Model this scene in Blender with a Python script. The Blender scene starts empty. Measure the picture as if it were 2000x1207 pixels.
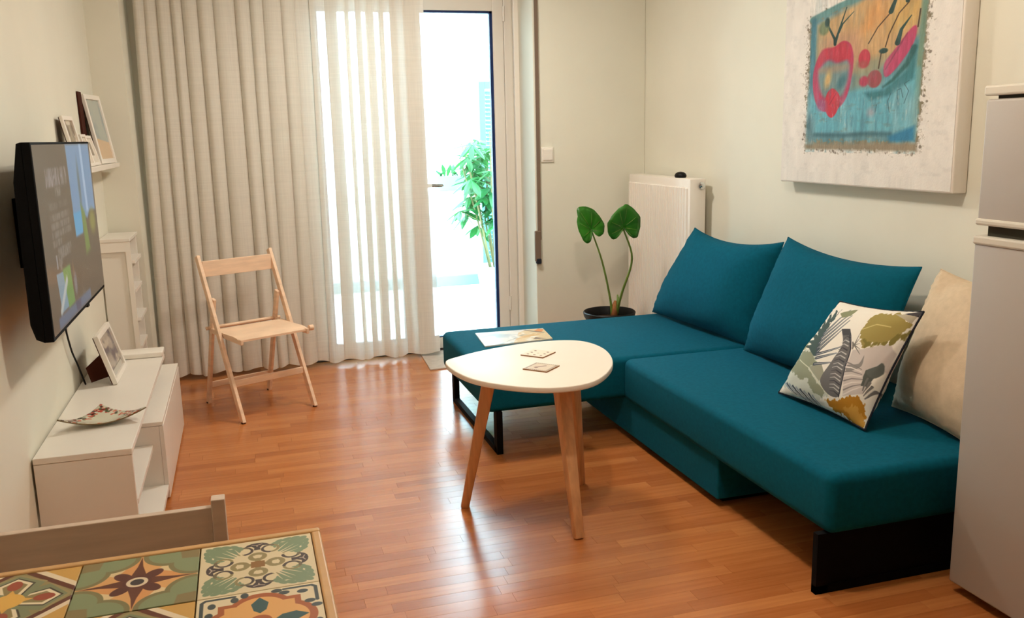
import bpy, bmesh, math, random
import numpy as np
from mathutils import Vector, Matrix
random.seed(7)
rng = np.random.default_rng(5)
S = bpy.context.scene
C = S.collection
PI = math.pi

# ------------------------------------------------------------------ camera, sky, lamp, exposure
def cam_axes(p, y, r):
    cy, sy, cp, sp = math.cos(y), math.sin(y), math.cos(p), math.sin(p)
    f = Vector((sy*cp, cy*cp, -sp)); rt = Vector((cy, -sy, 0)); up = rt.cross(f)
    return rt*math.cos(r) + up*math.sin(r), up*math.cos(r) - rt*math.sin(r), f
R_, U_, F_ = cam_axes(.193848, .288939, -.0236726)
cd = bpy.data.cameras.new('camera'); cam = bpy.data.objects.new('camera', cd); C.objects.link(cam)
cam.matrix_world = Matrix(((R_.x, U_.x, -F_.x, 0), (R_.y, U_.y, -F_.y, 0), (R_.z, U_.z, -F_.z, 1.5), (0, 0, 0, 1)))
cd.sensor_width = 36; cd.lens = 1745.5/2000*36; cd.clip_start = .05
S.camera = cam
W = bpy.data.worlds.new('sky'); S.world = W; W.use_nodes = True
W.node_tree.nodes['Background'].inputs[0].default_value = (.63, .90, 1, 1)
W.node_tree.nodes['Background'].inputs[1].default_value = 20.0
def lamp(name, kind, loc, energy, color, size):
    d = bpy.data.lights.new(name, kind); d.energy = energy; d.color = color
    if kind == 'POINT': d.shadow_soft_size = size
    o = bpy.data.objects.new(name, d); C.objects.link(o); o.location = loc
    return o
lamp('ceiling_lamp_light', 'POINT', (1.0, 2.36, 2.5), 56, (1, .88, .74), .05)
dl = lamp('ceiling_lamp_light_far', 'AREA', (1.0, 4.55, 2.70), 35, (1, .93, .83), .3); dl.data.shape = 'DISK'; dl.data.size = .34
po = lamp('doorway_daylight_portal', 'AREA', (1.13, 6.3, 1.2), 1, (1, 1, 1), 1)
po.data.shape = 'RECTANGLE'; po.data.size = 1.5; po.data.size_y = 2.5; po.rotation_euler = (-PI/2, 0, 0)
po.data.cycles.is_portal = True
S.view_settings.view_transform = 'Standard'; S.view_settings.look = 'None'
S.view_settings.exposure = 0.0; S.view_settings.gamma = 1; S.view_settings.use_curve_mapping = False
S.cycles.max_bounces = 10; S.cycles.diffuse_bounces = 5; S.cycles.transparent_max_bounces = 24
S.cycles.transmission_bounces = 8; S.cycles.sample_clamp_indirect = 6; S.cycles.caustics_reflective = False

# ------------------------------------------------------------------ materials
def srgb(r, g, b):
    f = lambda c: (c/255/12.92) if c <= 10 else ((c/255+.055)/1.055)**2.4
    return (f(r), f(g), f(b))
def mat(name, col, rough=.5, spec=.5, var=.0, vscale=6, bump=0, bscale=200, metal=0, stretch=(1, 1, 1), coat=0, bdist=.002):
    m = bpy.data.materials.new(name); m.use_nodes = True; nt = m.node_tree; N = nt.nodes; L = nt.links
    b = N['Principled BSDF']; b.inputs['Base Color'].default_value = (*col, 1)
    b.inputs['Roughness'].default_value = rough; b.inputs['Specular IOR Level'].default_value = spec
    b.inputs['Metallic'].default_value = metal; b.inputs['Coat Weight'].default_value = coat
    tc = N.new('ShaderNodeNewGeometry'); mp = N.new('ShaderNodeMapping'); mp.inputs['Scale'].default_value = stretch
    L.new(tc.outputs['Position'], mp.inputs['Vector'])
    if var:
        n = N.new('ShaderNodeTexNoise'); n.inputs['Scale'].default_value = vscale; n.inputs['Detail'].default_value = 4
        L.new(mp.outputs[0], n.inputs['Vector'])
        r = N.new('ShaderNodeValToRGB'); r.color_ramp.elements[0].position = .3; r.color_ramp.elements[1].position = .7
        r.color_ramp.elements[0].color = (*[c*(1-var) for c in col], 1)
        r.color_ramp.elements[1].color = (*[min(1, c*(1+var)) for c in col], 1)
        L.new(n.outputs['Fac'], r.inputs[0]); L.new(r.outputs[0], b.inputs['Base Color'])
    if bump:
        n = N.new('ShaderNodeTexNoise'); n.inputs['Scale'].default_value = bscale; n.inputs['Detail'].default_value = 3
        L.new(mp.outputs[0], n.inputs['Vector'])
        bp = N.new('ShaderNodeBump'); bp.inputs['Strength'].default_value = bump; bp.inputs['Distance'].default_value = bdist
        L.new(n.outputs['Fac'], bp.inputs['Height']); L.new(bp.outputs[0], b.inputs['Normal'])
    return m
def image_mat(name, arr, rough=.5, spec=.3, emit=0, bump=0):
    h, w = arr.shape[:2]
    im = bpy.data.images.new(name, w, h); px = np.ones((h, w, 4), np.float32); px[..., :3] = arr
    im.pixels.foreach_set(px.ravel()); im.update(); im.pack()
    m = mat(name, (.8, .8, .8), rough, spec, bump=bump, bscale=120); N = m.node_tree.nodes; L = m.node_tree.links
    t = N.new('ShaderNodeTexImage'); t.image = im; t.extension = 'EXTEND'
    b = N['Principled BSDF']; L.new(t.outputs[0], b.inputs['Base Color'])
    if emit:
        L.new(t.outputs[0], b.inputs['Emission Color']); b.inputs['Emission Strength'].default_value = emit
    return m
def wood_boards(name, island):
    """strip parquet: every strip has its own tone, grain runs along X"""
    m = bpy.data.materials.new(name); m.use_nodes = True; N = m.node_tree.nodes; L = m.node_tree.links
    b = N['Principled BSDF']; g = N.new('ShaderNodeNewGeometry')
    if island: rnd = g.outputs['Random Per Island']
    else: rnd = N.new('ShaderNodeObjectInfo').outputs['Random']
    mu = N.new('ShaderNodeMath'); mu.operation = 'MULTIPLY'; mu.inputs[1].default_value = 37; L.new(rnd, mu.inputs[0])
    cb = N.new('ShaderNodeCombineXYZ'); L.new(mu.outputs[0], cb.inputs[0]); L.new(mu.outputs[0], cb.inputs[2])
    ad = N.new('ShaderNodeVectorMath'); L.new(g.outputs['Position'], ad.inputs[0]); L.new(cb.outputs[0], ad.inputs[1])
    mp = N.new('ShaderNodeMapping'); mp.inputs['Scale'].default_value = (2.2, 38, 5); L.new(ad.outputs[0], mp.inputs[0])
    n = N.new('ShaderNodeTexNoise'); n.inputs['Scale'].default_value = 1.6; n.inputs['Detail'].default_value = 5; L.new(mp.outputs[0], n.inputs['Vector'])
    r1 = N.new('ShaderNodeValToRGB'); e = r1.color_ramp.elements
    e[0].position = 0; e[0].color = (*FLOOR_A, 1); e[1].position = 1; e[1].color = (*FLOOR_C, 1)
    k = e.new(.5); k.color = (*FLOOR_B, 1); L.new(rnd, r1.inputs[0])
    mx = N.new('ShaderNodeMix'); mx.data_type = 'RGBA'; mx.blend_type = 'MULTIPLY'; mx.inputs[0].default_value = .8
    r2 = N.new('ShaderNodeValToRGB'); r2.color_ramp.elements[0].position = .3; r2.color_ramp.elements[1].position = .7
    r2.color_ramp.elements[0].color = (.78, .72, .66, 1); r2.color_ramp.elements[1].color = (1, 1, 1, 1); L.new(n.outputs[0], r2.inputs[0])
    L.new(r1.outputs[0], mx.inputs[6]); L.new(r2.outputs[0], mx.inputs[7]); L.new(mx.outputs[2], b.inputs['Base Color'])
    b.inputs['Roughness'].default_value = .24; b.inputs['Specular IOR Level'].default_value = .5
    w = N.new('ShaderNodeTexNoise'); w.inputs['Scale'].default_value = 7; L.new(g.outputs['Position'], w.inputs['Vector'])
    bp = N.new('ShaderNodeBump'); bp.inputs['Strength'].default_value = .25; bp.inputs['Distance'].default_value = .004
    L.new(w.outputs[0], bp.inputs['Height']); L.new(bp.outputs[0], b.inputs['Normal'])
    return m
FLOOR_A, FLOOR_B, FLOOR_C = srgb(176, 104, 54), srgb(189, 116, 62), srgb(200, 128, 72)
def glass_mat():
    m = bpy.data.materials.new('clear_glass'); m.use_nodes = True; N = m.node_tree.nodes; L = m.node_tree.links
    N.remove(N['Principled BSDF']); o = N['Material Output']
    t = N.new('ShaderNodeBsdfTransparent'); t.inputs[0].default_value = (.97, .99, 1, 1); g = N.new('ShaderNodeBsdfGlossy'); g.inputs['Roughness'].default_value = .02
    f = N.new('ShaderNodeFresnel'); f.inputs[0].default_value = 1.45; x = N.new('ShaderNodeMixShader')
    L.new(f.outputs[0], x.inputs[0]); L.new(t.outputs[0], x.inputs[1]); L.new(g.outputs[0], x.inputs[2]); L.new(x.outputs[0], o.inputs[0])
    return m
def sheer_mat():
    m = bpy.data.materials.new('sheer_linen'); m.use_nodes = True; N = m.node_tree.nodes; L = m.node_tree.links
    N.remove(N['Principled BSDF']); o = N['Material Output']
    g = N.new('ShaderNodeNewGeometry')
    def weave(sc):
        mp = N.new('ShaderNodeMapping'); mp.inputs['Scale'].default_value = sc; L.new(g.outputs['Position'], mp.inputs[0])
        n = N.new('ShaderNodeTexNoise'); n.inputs['Scale'].default_value = 1; n.inputs['Detail'].default_value = 2; L.new(mp.outputs[0], n.inputs['Vector']); return n
    a, b = weave((160, 160, 3)), weave((5, 5, 260))
    ad = N.new('ShaderNodeMath'); L.new(a.outputs[0], ad.inputs[0]); L.new(b.outputs[0], ad.inputs[1])
    mr = N.new('ShaderNodeMapRange'); mr.inputs[1].default_value = .75; mr.inputs[2].default_value = 1.25
    mr.inputs[3].default_value = .09; mr.inputs[4].default_value = .17; L.new(ad.outputs[0], mr.inputs[0])
    d = N.new('ShaderNodeBsdfDiffuse'); d.inputs[0].default_value = (*srgb(243, 236, 224), 1)
    t = N.new('ShaderNodeBsdfTranslucent'); t.inputs[0].default_value = (*srgb(228, 231, 230), 1)
    x = N.new('ShaderNodeMixShader'); x.inputs[0].default_value = .22; L.new(d.outputs[0], x.inputs[1]); L.new(t.outputs[0], x.inputs[2])
    tr = N.new('ShaderNodeBsdfTransparent'); y = N.new('ShaderNodeMixShader'); L.new(mr.outputs[0], y.inputs[0])
    L.new(x.outputs[0], y.inputs[1]); L.new(tr.outputs[0], y.inputs[2]); L.new(y.outputs[0], o.inputs[0])
    return m
def leaf_mat(name, a, b, trans=.35):
    m = mat(name, a, .38, .5, var=.35, vscale=14); N = m.node_tree.nodes; L = m.node_tree.links
    t = N.new('ShaderNodeBsdfTranslucent'); t.inputs[0].default_value = (*b, 1); x = N.new('ShaderNodeMixShader'); x.inputs[0].default_value = trans
    L.new(N['Principled BSDF'].outputs[0], x.inputs[1]); L.new(t.outputs[0], x.inputs[2]); L.new(x.outputs[0], N['Material Output'].inputs[0])
    return m
M = dict(
    wall=mat('wall_paint', srgb(226, 223, 208), .9, .15, var=.02, vscale=3, bump=.06, bscale=260),
    ceil=mat('ceiling_paint', srgb(238, 234, 224), .9, .1),
    white=mat('white_laminate', srgb(232, 226, 216), .35, .4, var=.015, vscale=4),
    lacquer=mat('white_lacquered_frame', srgb(238, 232, 222), .3, .45),
    gasket=mat('dark_blue_gasket', srgb(16, 44, 96), .5, .3),
    black=mat('black_plastic', srgb(8, 8, 9), .5, .25),
    iron=mat('black_powder_coated_steel', srgb(6, 6, 7), .75, .12),
    teal=mat('teal_fabric', srgb(3, 82, 102), .95, .12, var=.10, vscale=60, bump=.35, bscale=700),
    beige=mat('beige_linen', srgb(206, 184, 156), .95, .1, var=.06, vscale=40, bump=.35, bscale=420),
    birch=mat('pale_birch', srgb(236, 204, 174), .5, .3, var=.10, vscale=5, stretch=(1.5, 1.5, 9)),
    beech=mat('oiled_beech_leg', srgb(212, 160, 112), .42, .4, var=.14, vscale=6, stretch=(9, 9, 1)),
    wash=mat('whitewashed_wood', srgb(206, 186, 168), .6, .3, var=.07, vscale=5, stretch=(1.5, 14, 14)),
    pine=mat('varnished_pine_edge', srgb(206, 162, 108), .4, .4, var=.08, vscale=6, stretch=(3, 3, 20)),
    tabletop=mat('cream_white_tabletop', srgb(240, 230, 216), .42, .4, var=.01),
    radiator=mat('white_enamel', srgb(238, 230, 220), .3, .5),
    chrome=mat('chrome', (.75, .75, .75), .15, .5, metal=1),
    fridge=mat('fridge_white_steel', srgb(172, 164, 155), .42, .4, bump=.08, bscale=500),
    fridgetrim=mat('fridge_trim_plastic', srgb(206, 200, 186), .5, .3),
    darkgap=mat('dark_gap', srgb(60, 56, 46), .8, .1),
    strap=mat('brown_webbing', srgb(122, 104, 90), .9, .1, bump=.3, bscale=300),
    brown=mat('dark_brown_card', srgb(70, 34, 24), .8, .1),
    canvas=mat('white_canvas', srgb(240, 232, 222), .85, .15, bump=.5, bscale=90),
    soil=mat('potting_soil', srgb(64, 44, 32), 1, .05, bump=1, bscale=60),
    petiole=mat('green_petiole', srgb(112, 138, 58), .4, .4, var=.25, vscale=12),
    bark=mat('brown_stem_base', srgb(150, 98, 60), .8, .2, var=.3, vscale=30),
    leaf=leaf_mat('elephant_ear_leaf', srgb(46, 112, 22), srgb(96, 170, 30), .25),
    outleaf=leaf_mat('balcony_leaf', srgb(24, 86, 46), srgb(56, 116, 52), .4),
    outstem=mat('balcony_stem', srgb(96, 92, 60), .8, .2),
    shutter=mat('turquoise_shutter_paint', srgb(62, 108, 112), .5, .3),
    plaster=mat('white_plaster', srgb(236, 238, 238), .9, .1, bump=.1, bscale=80),
    kerb=mat('pale_turquoise_kerb', srgb(112, 142, 148), .7, .2),
    btile=mat('balcony_tile', srgb(232, 230, 224), .6, .3, var=.02, vscale=3),
    steel=mat('grey_table_metal', srgb(88, 92, 96), .4, .4),
    mat_=mat('pale_grey_doormat', srgb(196, 184, 172), .9, .1, var=.08, vscale=30),
    dark=mat('dark_threshold', srgb(40, 26, 22), .7, .2),
    grout=mat('olive_grout', srgb(118, 104, 74), .9, .1),
    paper=mat('paper_edge', srgb(232, 228, 220), .8, .1),
    cork=mat('cork_edge', srgb(136, 96, 66), .9, .1),
    piping=mat('dark_piping', srgb(42, 44, 52), .9, .1),
    glass=glass_mat(), sheer=sheer_mat(),
)

# ------------------------------------------------------------------ mesh helpers
class MB:
    def __init__(s): s.bm = bmesh.new()
    def box(s, a, b, bev=0, seg=2):
        t = bmesh.new(); bmesh.ops.create_cube(t, size=1)
        for v in t.verts: v.co = Vector([(a[i]+b[i])/2 + v.co[i]*(b[i]-a[i]) for i in range(3)])
        if bev: bmesh.ops.bevel(t, geom=t.edges[:], offset=bev, segments=seg, profile=.5, affect='EDGES')
        return s._add(t)
    def _add(s, t):
        me = bpy.data.meshes.new('tmp'); t.to_mesh(me); t.free(); s.bm.from_mesh(me); bpy.data.meshes.remove(me); return s
    def bar(s, p, q, w, d, w2=None, d2=None, up=(0, 0, 1), bev=0):
        """tapered rectangular bar from p to q; w across 'side', d across the other"""
        p, q = Vector(p), Vector(q); z = (q-p).normalized(); u = Vector(up); x = u.cross(z)
        if x.length < 1e-4: x = Vector((1, 0, 0)).cross(z)
        x.normalize(); y = z.cross(x); t = bmesh.new(); vs = []
        for c, ww, dd in ((p, w, d), (q, w2 or w, d2 or d)):
            vs += [t.verts.new(c + x*sx*ww/2 + y*sy*dd/2) for sx, sy in ((-1, -1), (1, -1), (1, 1), (-1, 1))]
        for f in ((3, 2, 1, 0), (4, 5, 6, 7), (0, 1, 5, 4), (1, 2, 6, 5), (2, 3, 7, 6), (3, 0, 4, 7)): t.faces.new([vs[i] for i in f])
        if bev: bmesh.ops.bevel(t, geom=t.edges[:], offset=bev, segments=2, profile=.5, affect='EDGES')
        return s._add(t)
    def tube(s, pts, rad, n=8):
        pts = [Vector(p) for p in pts]; r = rad if isinstance(rad, (list, tuple)) else [rad]*len(pts); rings = []
        for i, p in enumerate(pts):
            d = (pts[min(i+1, len(pts)-1)] - pts[max(i-1, 0)]).normalized()
            a = Vector((0, 0, 1)) if abs(d.z) < .95 else Vector((1, 0, 0)); x = a.cross(d).normalized(); y = d.cross(x)
            rings.append([s.bm.verts.new(p + (x*math.cos(t*2*PI/n) + y*math.sin(t*2*PI/n))*r[i]) for t in range(n)])
        for a, b in zip(rings, rings[1:]):
            for i in range(n): s.bm.faces.new((a[i], a[(i+1) % n], b[(i+1) % n], b[i]))
        s.bm.faces.new(rings[0][::-1]); s.bm.faces.new(rings[-1]); return s
    def lathe(s, c, prof, n=32):
        c = Vector(c); rings = []
        for r, z in prof: rings.append([s.bm.verts.new(c + Vector((r*math.cos(i*2*PI/n), r*math.sin(i*2*PI/n), z))) for i in range(n)])
        for a, b in zip(rings, rings[1:]):
            for i in range(n): s.bm.faces.new((a[i], a[(i+1) % n], b[(i+1) % n], b[i]))
        s.bm.faces.new(rings[0][::-1]); s.bm.faces.new(rings[-1]); return s
    def prism(s, pts, h, bev=0, seg=3):
        """polygon pts (3-D, planar) pushed along vector h"""
        h = Vector(h); t = bmesh.new(); a = [t.verts.new(Vector(p)) for p in pts]; b = [t.verts.new(Vector(p)+h) for p in pts]; n = len(pts)
        t.faces.new(a[::-1]); t.faces.new(b)
        for i in range(n): t.faces.new((a[i], a[(i+1) % n], b[(i+1) % n], b[i]))
        bmesh.ops.recalc_face_normals(t, faces=t.faces[:])
        if bev:
            bmesh.ops.bevel(t, geom=[e for e in t.edges if (e.verts[0] in b) == (e.verts[1] in b) and n > 5 or n <= 5], offset=bev, segments=seg, profile=.5, affect='EDGES')
        return s._add(t)
    def rot(s, ang, axis, c):
        bmesh.ops.rotate(s.bm, verts=s.bm.verts[:], cent=Vector(c), matrix=Matrix.Rotation(ang, 3, axis)); return s
    def build(s, name, m, parent=None, smooth=False):
        me = bpy.data.meshes.new(name); s.bm.to_mesh(me); s.bm.free()
        return link(name, me, m, parent, smooth)
def link(name, me, m, parent=None, smooth=False):
    if m and not me.materials: me.materials.append(m)
    if smooth:
        me.polygons.foreach_set('use_smooth', [True]*len(me.polygons))
        if smooth == 'auto': me.set_sharp_from_angle(angle=math.radians(38))
    o = bpy.data.objects.new(name, me); C.objects.link(o)
    if parent is not None: adopt(o, parent)
    return o
def adopt(o, parent):
    o.parent = parent; w = Matrix.Translation(world_loc(parent)); o.matrix_parent_inverse = w.inverted()
def world_loc(o): return Vector(o.get('_w', (0, 0, 0)))
def thing(name, loc, label, cat, group=None):
    o = bpy.data.objects.new(name, None); C.objects.link(o); o.location = loc; o['_w'] = list(loc); o.empty_display_size = .05
    return tag(o, label, cat, group)
def tag(o, label, cat, group=None):
    o['label'] = label; o['category'] = cat
    if group: o['group'] = group
    return o
def struct(o): o['kind'] = 'structure'; return o
def from_py(name, v, f, m, parent=None, smooth=True, uv=None):
    me = bpy.data.meshes.new(name); me.from_pydata([tuple(x) for x in v], [], f); me.update()
    if uv is not None:
        l = me.uv_layers.new(name='UVMap'); idx = np.zeros(len(me.loops), np.int32); me.loops.foreach_get('vertex_index', idx)
        l.data.foreach_set('uv', np.asarray(uv, np.float32)[idx].ravel())
    return link(name, me, m, parent, smooth)
def planar_uv(o, fn):
    me = o.data; l = me.uv_layers.new(name='UVMap')
    for lp in me.loops: l.data[lp.index].uv = fn(me.vertices[lp.vertex_index].co)
    return o
def smooth_closed(pts, k=6):
    out = []; n = len(pts); P = [np.array(p, float) for p in pts]
    for i in range(n):
        a, b, c, d = P[i-1], P[i], P[(i+1) % n], P[(i+2) % n]
        for j in range(k):
            t = j/k; out.append(.5*(2*b + (c-a)*t + (2*a-5*b+4*c-d)*t*t + (3*b-a-3*c+d)*t**3))
    return out

# ------------------------------------------------------------------ flat prints, drawn by code
class Pic:
    def __init__(s, n, m, bg, x1=1.0, y1=1.0):
        s.X, s.Y = np.meshgrid((np.arange(n)+.5)/n*x1, (np.arange(m)+.5)/m*y1); s.a = np.zeros((m, n, 3), np.float32); s.a[:] = np.array(bg)/255; s.e = x1/n
    def mix(s, k, col): k = np.clip(k, 0, 1)[..., None]; s.a = s.a*(1-k) + np.array(col, np.float32)/255*k; return s
    def ell(s, x, y, rx, ry, col, rot=0, soft=1.0, op=1, inner=0):
        c, n = math.cos(rot), math.sin(rot); u = ((s.X-x)*c + (s.Y-y)*n)/rx; v = (-(s.X-x)*n + (s.Y-y)*c)/ry
        d = (np.sqrt(u*u+v*v)-1)*min(rx, ry); k = np.clip(.5-d/(s.e*soft*1.5), 0, 1)
        if inner: k = k*(1-np.clip(.5-((np.sqrt(u*u+v*v)-inner)*min(rx, ry))/(s.e*soft*1.5), 0, 1))
        return s.mix(k*op, col)
    def line(s, pts, w, col, w2=None, op=1, soft=1.0):
        k = np.zeros_like(s.X); n = len(pts)-1
        for i in range(n):
            (ax, ay), (bx, by) = pts[i], pts[i+1]; dx, dy = bx-ax, by-ay; q = dx*dx+dy*dy+1e-12
            t = np.clip(((s.X-ax)*dx+(s.Y-ay)*dy)/q, 0, 1); d = np.hypot(s.X-ax-t*dx, s.Y-ay-t*dy)
            ww = w if w2 is None else w + (w2-w)*(i+t)/n
            k = np.maximum(k, np.clip(.5-(d-ww/2)/(s.e*soft*1.5), 0, 1))
        return s.mix(k*op, col)
    def poly(s, pts, col, op=1, soft=1.0, rag=0, rf=.03):
        ins = np.zeros(s.X.shape, bool); dm = np.full(s.X.shape, 1e9); n = len(pts)
        for i in range(n):
            (ax, ay), (bx, by) = pts[i], pts[(i+1) % n]
            if ay != by: ins ^= ((ay > s.Y) != (by > s.Y)) & (s.X < (bx-ax)*(s.Y-ay)/(by-ay)+ax)
            dx, dy = bx-ax, by-ay; t = np.clip(((s.X-ax)*dx+(s.Y-ay)*dy)/(dx*dx+dy*dy+1e-12), 0, 1)
            dm = np.minimum(dm, np.hypot(s.X-ax-t*dx, s.Y-ay-t*dy))
        d = np.where(ins, dm, -dm)
        if rag: d = d + (noise2(s.X*rf, s.Y*rf, 21)-.5)*rag + (noise2(s.X*rf*5, s.Y*rf*2, 22)-.5)*rag*.7
        return s.mix(np.clip(.5+d/(s.e*soft*1.5), 0, 1)*op, col)
    def blotch(s, sc, col, lo, hi, seed=0):
        return s.mix(np.clip((noise2(s.X*sc, s.Y*sc, seed)-lo)/(hi-lo), 0, 1), col)
def noise2(x, y, seed=0):
    r = np.random.default_rng(seed).random((64, 64)); out = 0; amp = .5; tot = 0
    for o in range(4):
        xi, yi = np.floor(x).astype(int), np.floor(y).astype(int); fx, fy = x-xi, y-yi; fx = fx*fx*(3-2*fx); fy = fy*fy*(3-2*fy)
        g = lambda i, j: r[(xi+i) % 64, (yi+j) % 64]
        out = out + amp*((g(0, 0)*(1-fx)+g(1, 0)*fx)*(1-fy)+(g(0, 1)*(1-fx)+g(1, 1)*fx)*fy); tot += amp; amp /= 2; x = x*2+7.3; y = y*2+3.1
    return out/tot
def rot4(pts, k):
    c, n = [(1, 0), (0, 1), (-1, 0), (0, -1)][k]
    return [(.5+(x-.5)*c-(y-.5)*n, .5+(x-.5)*n+(y-.5)*c) for x, y in pts]
def arc(x, y, r, a0, a1, n=14): return [(x+r*math.cos(a0+(a1-a0)*i/n), y+r*math.sin(a0+(a1-a0)*i/n)) for i in range(n+1)]

# ------------------------------------------------------------------ the room
XL, XR, YW, YD, ZC = -.76, 2.65, 5.65, 6.1, 2.75
fl = struct(MB().box((XL-.1, -3.7, -.12), (XR+.1, 6.1, -.014)).build('floor', M['dark']))
# strips of parquet, grain along X
bw, gap = .0605, .0004
mA, mB = wood_boards('parquet_strip', False), wood_boards('parquet_strip_far', True)
lens = [.30, .36, .42, .48, .54]; protos = {}
for ln in lens:
    b = MB().box((0, 0, -.014), (ln-gap, bw-gap, 0), .0003, 1); me = bpy.data.meshes.new('floorboard'); b.bm.to_mesh(me); b.bm.free(); me.materials.append(mA); protos[ln] = me
boards = []
y = -3.6; row = 0
while y < 6.07:
    x = XL - random.random()*.4
    while x < XR:
        ln = random.choice(lens); boards.append((x, y, ln)); x += ln
    y += bw
def in_view(x, y):
    d = Vector((x, y, -1.5)); z = d.dot(F_)
    if z < .2: return None
    u, v = d.dot(R_)/z*1745.5, d.dot(U_)/z*1745.5
    if abs(u) > 1000 or abs(v) > 604: return None
    if x > 1.75 and y > 2.3: return None
    if x < -.39 and y > 3.2 or (x < .1 and y < 2.3): return None
    return z
vis = sorted([(in_view(b[0]+b[2]/2, b[1]+bw/2), i) for i, b in enumerate(boards) if in_view(b[0]+b[2]/2, b[1]+bw/2)])
near = {i for _, i in vis[:300]}
rest = MB()
for i, (x, y, ln) in enumerate(boards):
    if i in near:
        o = bpy.data.objects.new('floorboard', protos[ln]); C.objects.link(o); o.location = (x, y, 0); o.parent = fl
    else:
        rest.box((max(x, XL), y, -.014), (min(x+ln, XR)-gap, y+bw-gap, 0))
ro = rest.build('floorboards', mB, fl); ro['kind'] = 'stuff'
struct(MB().box((XL-.1, -3.7, ZC), (XR+.1, 6.25, ZC+.1)).build('ceiling', M['ceil']))
struct(MB().box((XL-.1, -3.7, -.1), (XL, 6.25, ZC)).build('wall_left', M['wall']))
struct(MB().box((XR, -3.7, -.1), (XR+.1, 6.25, ZC)).build('wall_right', M['wall']))
struct(MB().box((XL, -3.7, -.1), (XR, -3.6, ZC)).build('wall_front', M['wall']))
struct(MB().box((XL, YW, -.1), (-.58, 6.25, ZC)).build('wall_back_left', M['wall']))
struct(MB().box((1.86, YW, -.1), (XR, 6.25, ZC), .004, 1).build('wall_back_right', M['wall']))
struct(MB().box((-.58, YD, -.1), (.40, 6.25, ZC)).build('wall_back', M['wall']))
struct(MB().box((.40, YD, 2.44), (1.86, 6.25, ZC)).build('wall_back_lintel', M['wall']))

# balcony doors: frame, two glazed leaves
fr = MB()
fr.box((.40, YD-.01, 0), (.46, YD+.09, 2.44), .004).box((1.80, YD-.01, 0), (1.86, YD+.09, 2.44), .004).box((.46, YD-.01, 2.40), (1.80, YD+.09, 2.44), .004)
struct(fr.build('trim_1', M['lacquer']))
struct(MB().box((1.825, YD-.15, 0), (1.86, YD-.12, 2.70), .003).build('trim_2', M['lacquer']))
struct(MB().box((.40, YD-.06, -.014), (1.86, YD+.09, .006)).build('trim_3', M['dark']))
def leaf_door(n, x0, x1, hinge_x):
    st = .075; zb, zt = .085, 2.318
    d = MB().box((x0, YD, .008), (x0+st, YD+.06, 2.395), .004).box((x1-st, YD, .008), (x1, YD+.06, 2.395), .004)
    d.box((x0+st, YD, .008), (x1-st, YD+.06, zb), .004).box((x0+st, YD, zt), (x1-st, YD+.06, 2.395), .004)
    o = struct(d.build('door_%d' % n, M['lacquer']))
    g = MB()
    for a, b in (((x0+st, YD+.012, zb), (x0+st+.014, YD+.048, zt)), ((x1-st-.02, YD+.012, zb), (x1-st, YD+.048, zt)),
                 ((x0+st, YD+.012, zb), (x1-st, YD+.048, zb+.008)), ((x0+st, YD+.012, zt-.014), (x1-st, YD+.048, zt))): g.box(a, b)
    g.build('gasket', M['gasket'], o)
    MB().box((x0+st, YD+.028, zb), (x1-st, YD+.032, zt)).build('pane', M['glass'], o)
    for z in (.3, 2.30):
        MB().tube([(hinge_x, YD-.012, z-.05), (hinge_x, YD-.012, z+.05)], .009, 10).build('hinge', M['lacquer'], o)
    return o
leaf_door(1, .462, 1.127, .462)
d2 = leaf_door(2, 1.133, 1.798, 1.798)
hd = MB().box((1.152, YD-.010, 1.07), (1.188, YD, 1.23), .003).tube([(1.17, YD-.008, 1.165), (1.17, YD-.05, 1.165), (1.19, YD-.056, 1.165), (1.315, YD-.056, 1.162), (1.325, YD-.05, 1.162)], [.010, .010, .012, .012, .008], 10)
hd.build('handle', M['chrome'], d2, 'auto')

# ------------------------------------------------------------------ balcony and beyond
bf = struct(MB().box((-2.2, 6.25, -.16), (4.6, 9.2, -.055)).build('balcony_floor', M['grout']))
tm = MB().box((0, 0, -.02), (.396, .396, 0), .002, 1); tme = bpy.data.meshes.new('floor_tile'); tm.bm.to_mesh(tme); tm.bm.free(); tme.materials.append(M['btile'])
for i in range(17):
    for j in range(7):
        o = bpy.data.objects.new('floor_tile', tme); C.objects.link(o); o.location = (-2.2+i*.4, 6.25+j*.4, -.035); o.parent = bf
pw = struct(MB().box((-2.2, 8.98, -.055), (4.6, 9.14, .90), .006).build('wall_balcony', M['plaster']))
MB().box((-2.2, 8.93, -.035), (4.6, 8.979, .07), .004).build('kerb', M['kerb'], pw)
MB().box((-2.2, 8.94, .90), (4.6, 9.18, .94), .006).build('coping', M['plaster'], pw)
bd = thing('exterior_building', (2, 15, -6), 'white plastered building across from the balcony, washed out by daylight', 'building')
MB().box((-12, 15, -6), (16, 20, 9)).build('facade', M['plaster'], bd)
MB().box((-12, 14.7, 2.55), (16, 15, 2.75), .02).build('cornice', M['plaster'], bd)
MB().box((-12, 14.85, -1.0), (16, 15, -.8), .02).build('cornice', M['plaster'], bd)
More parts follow.
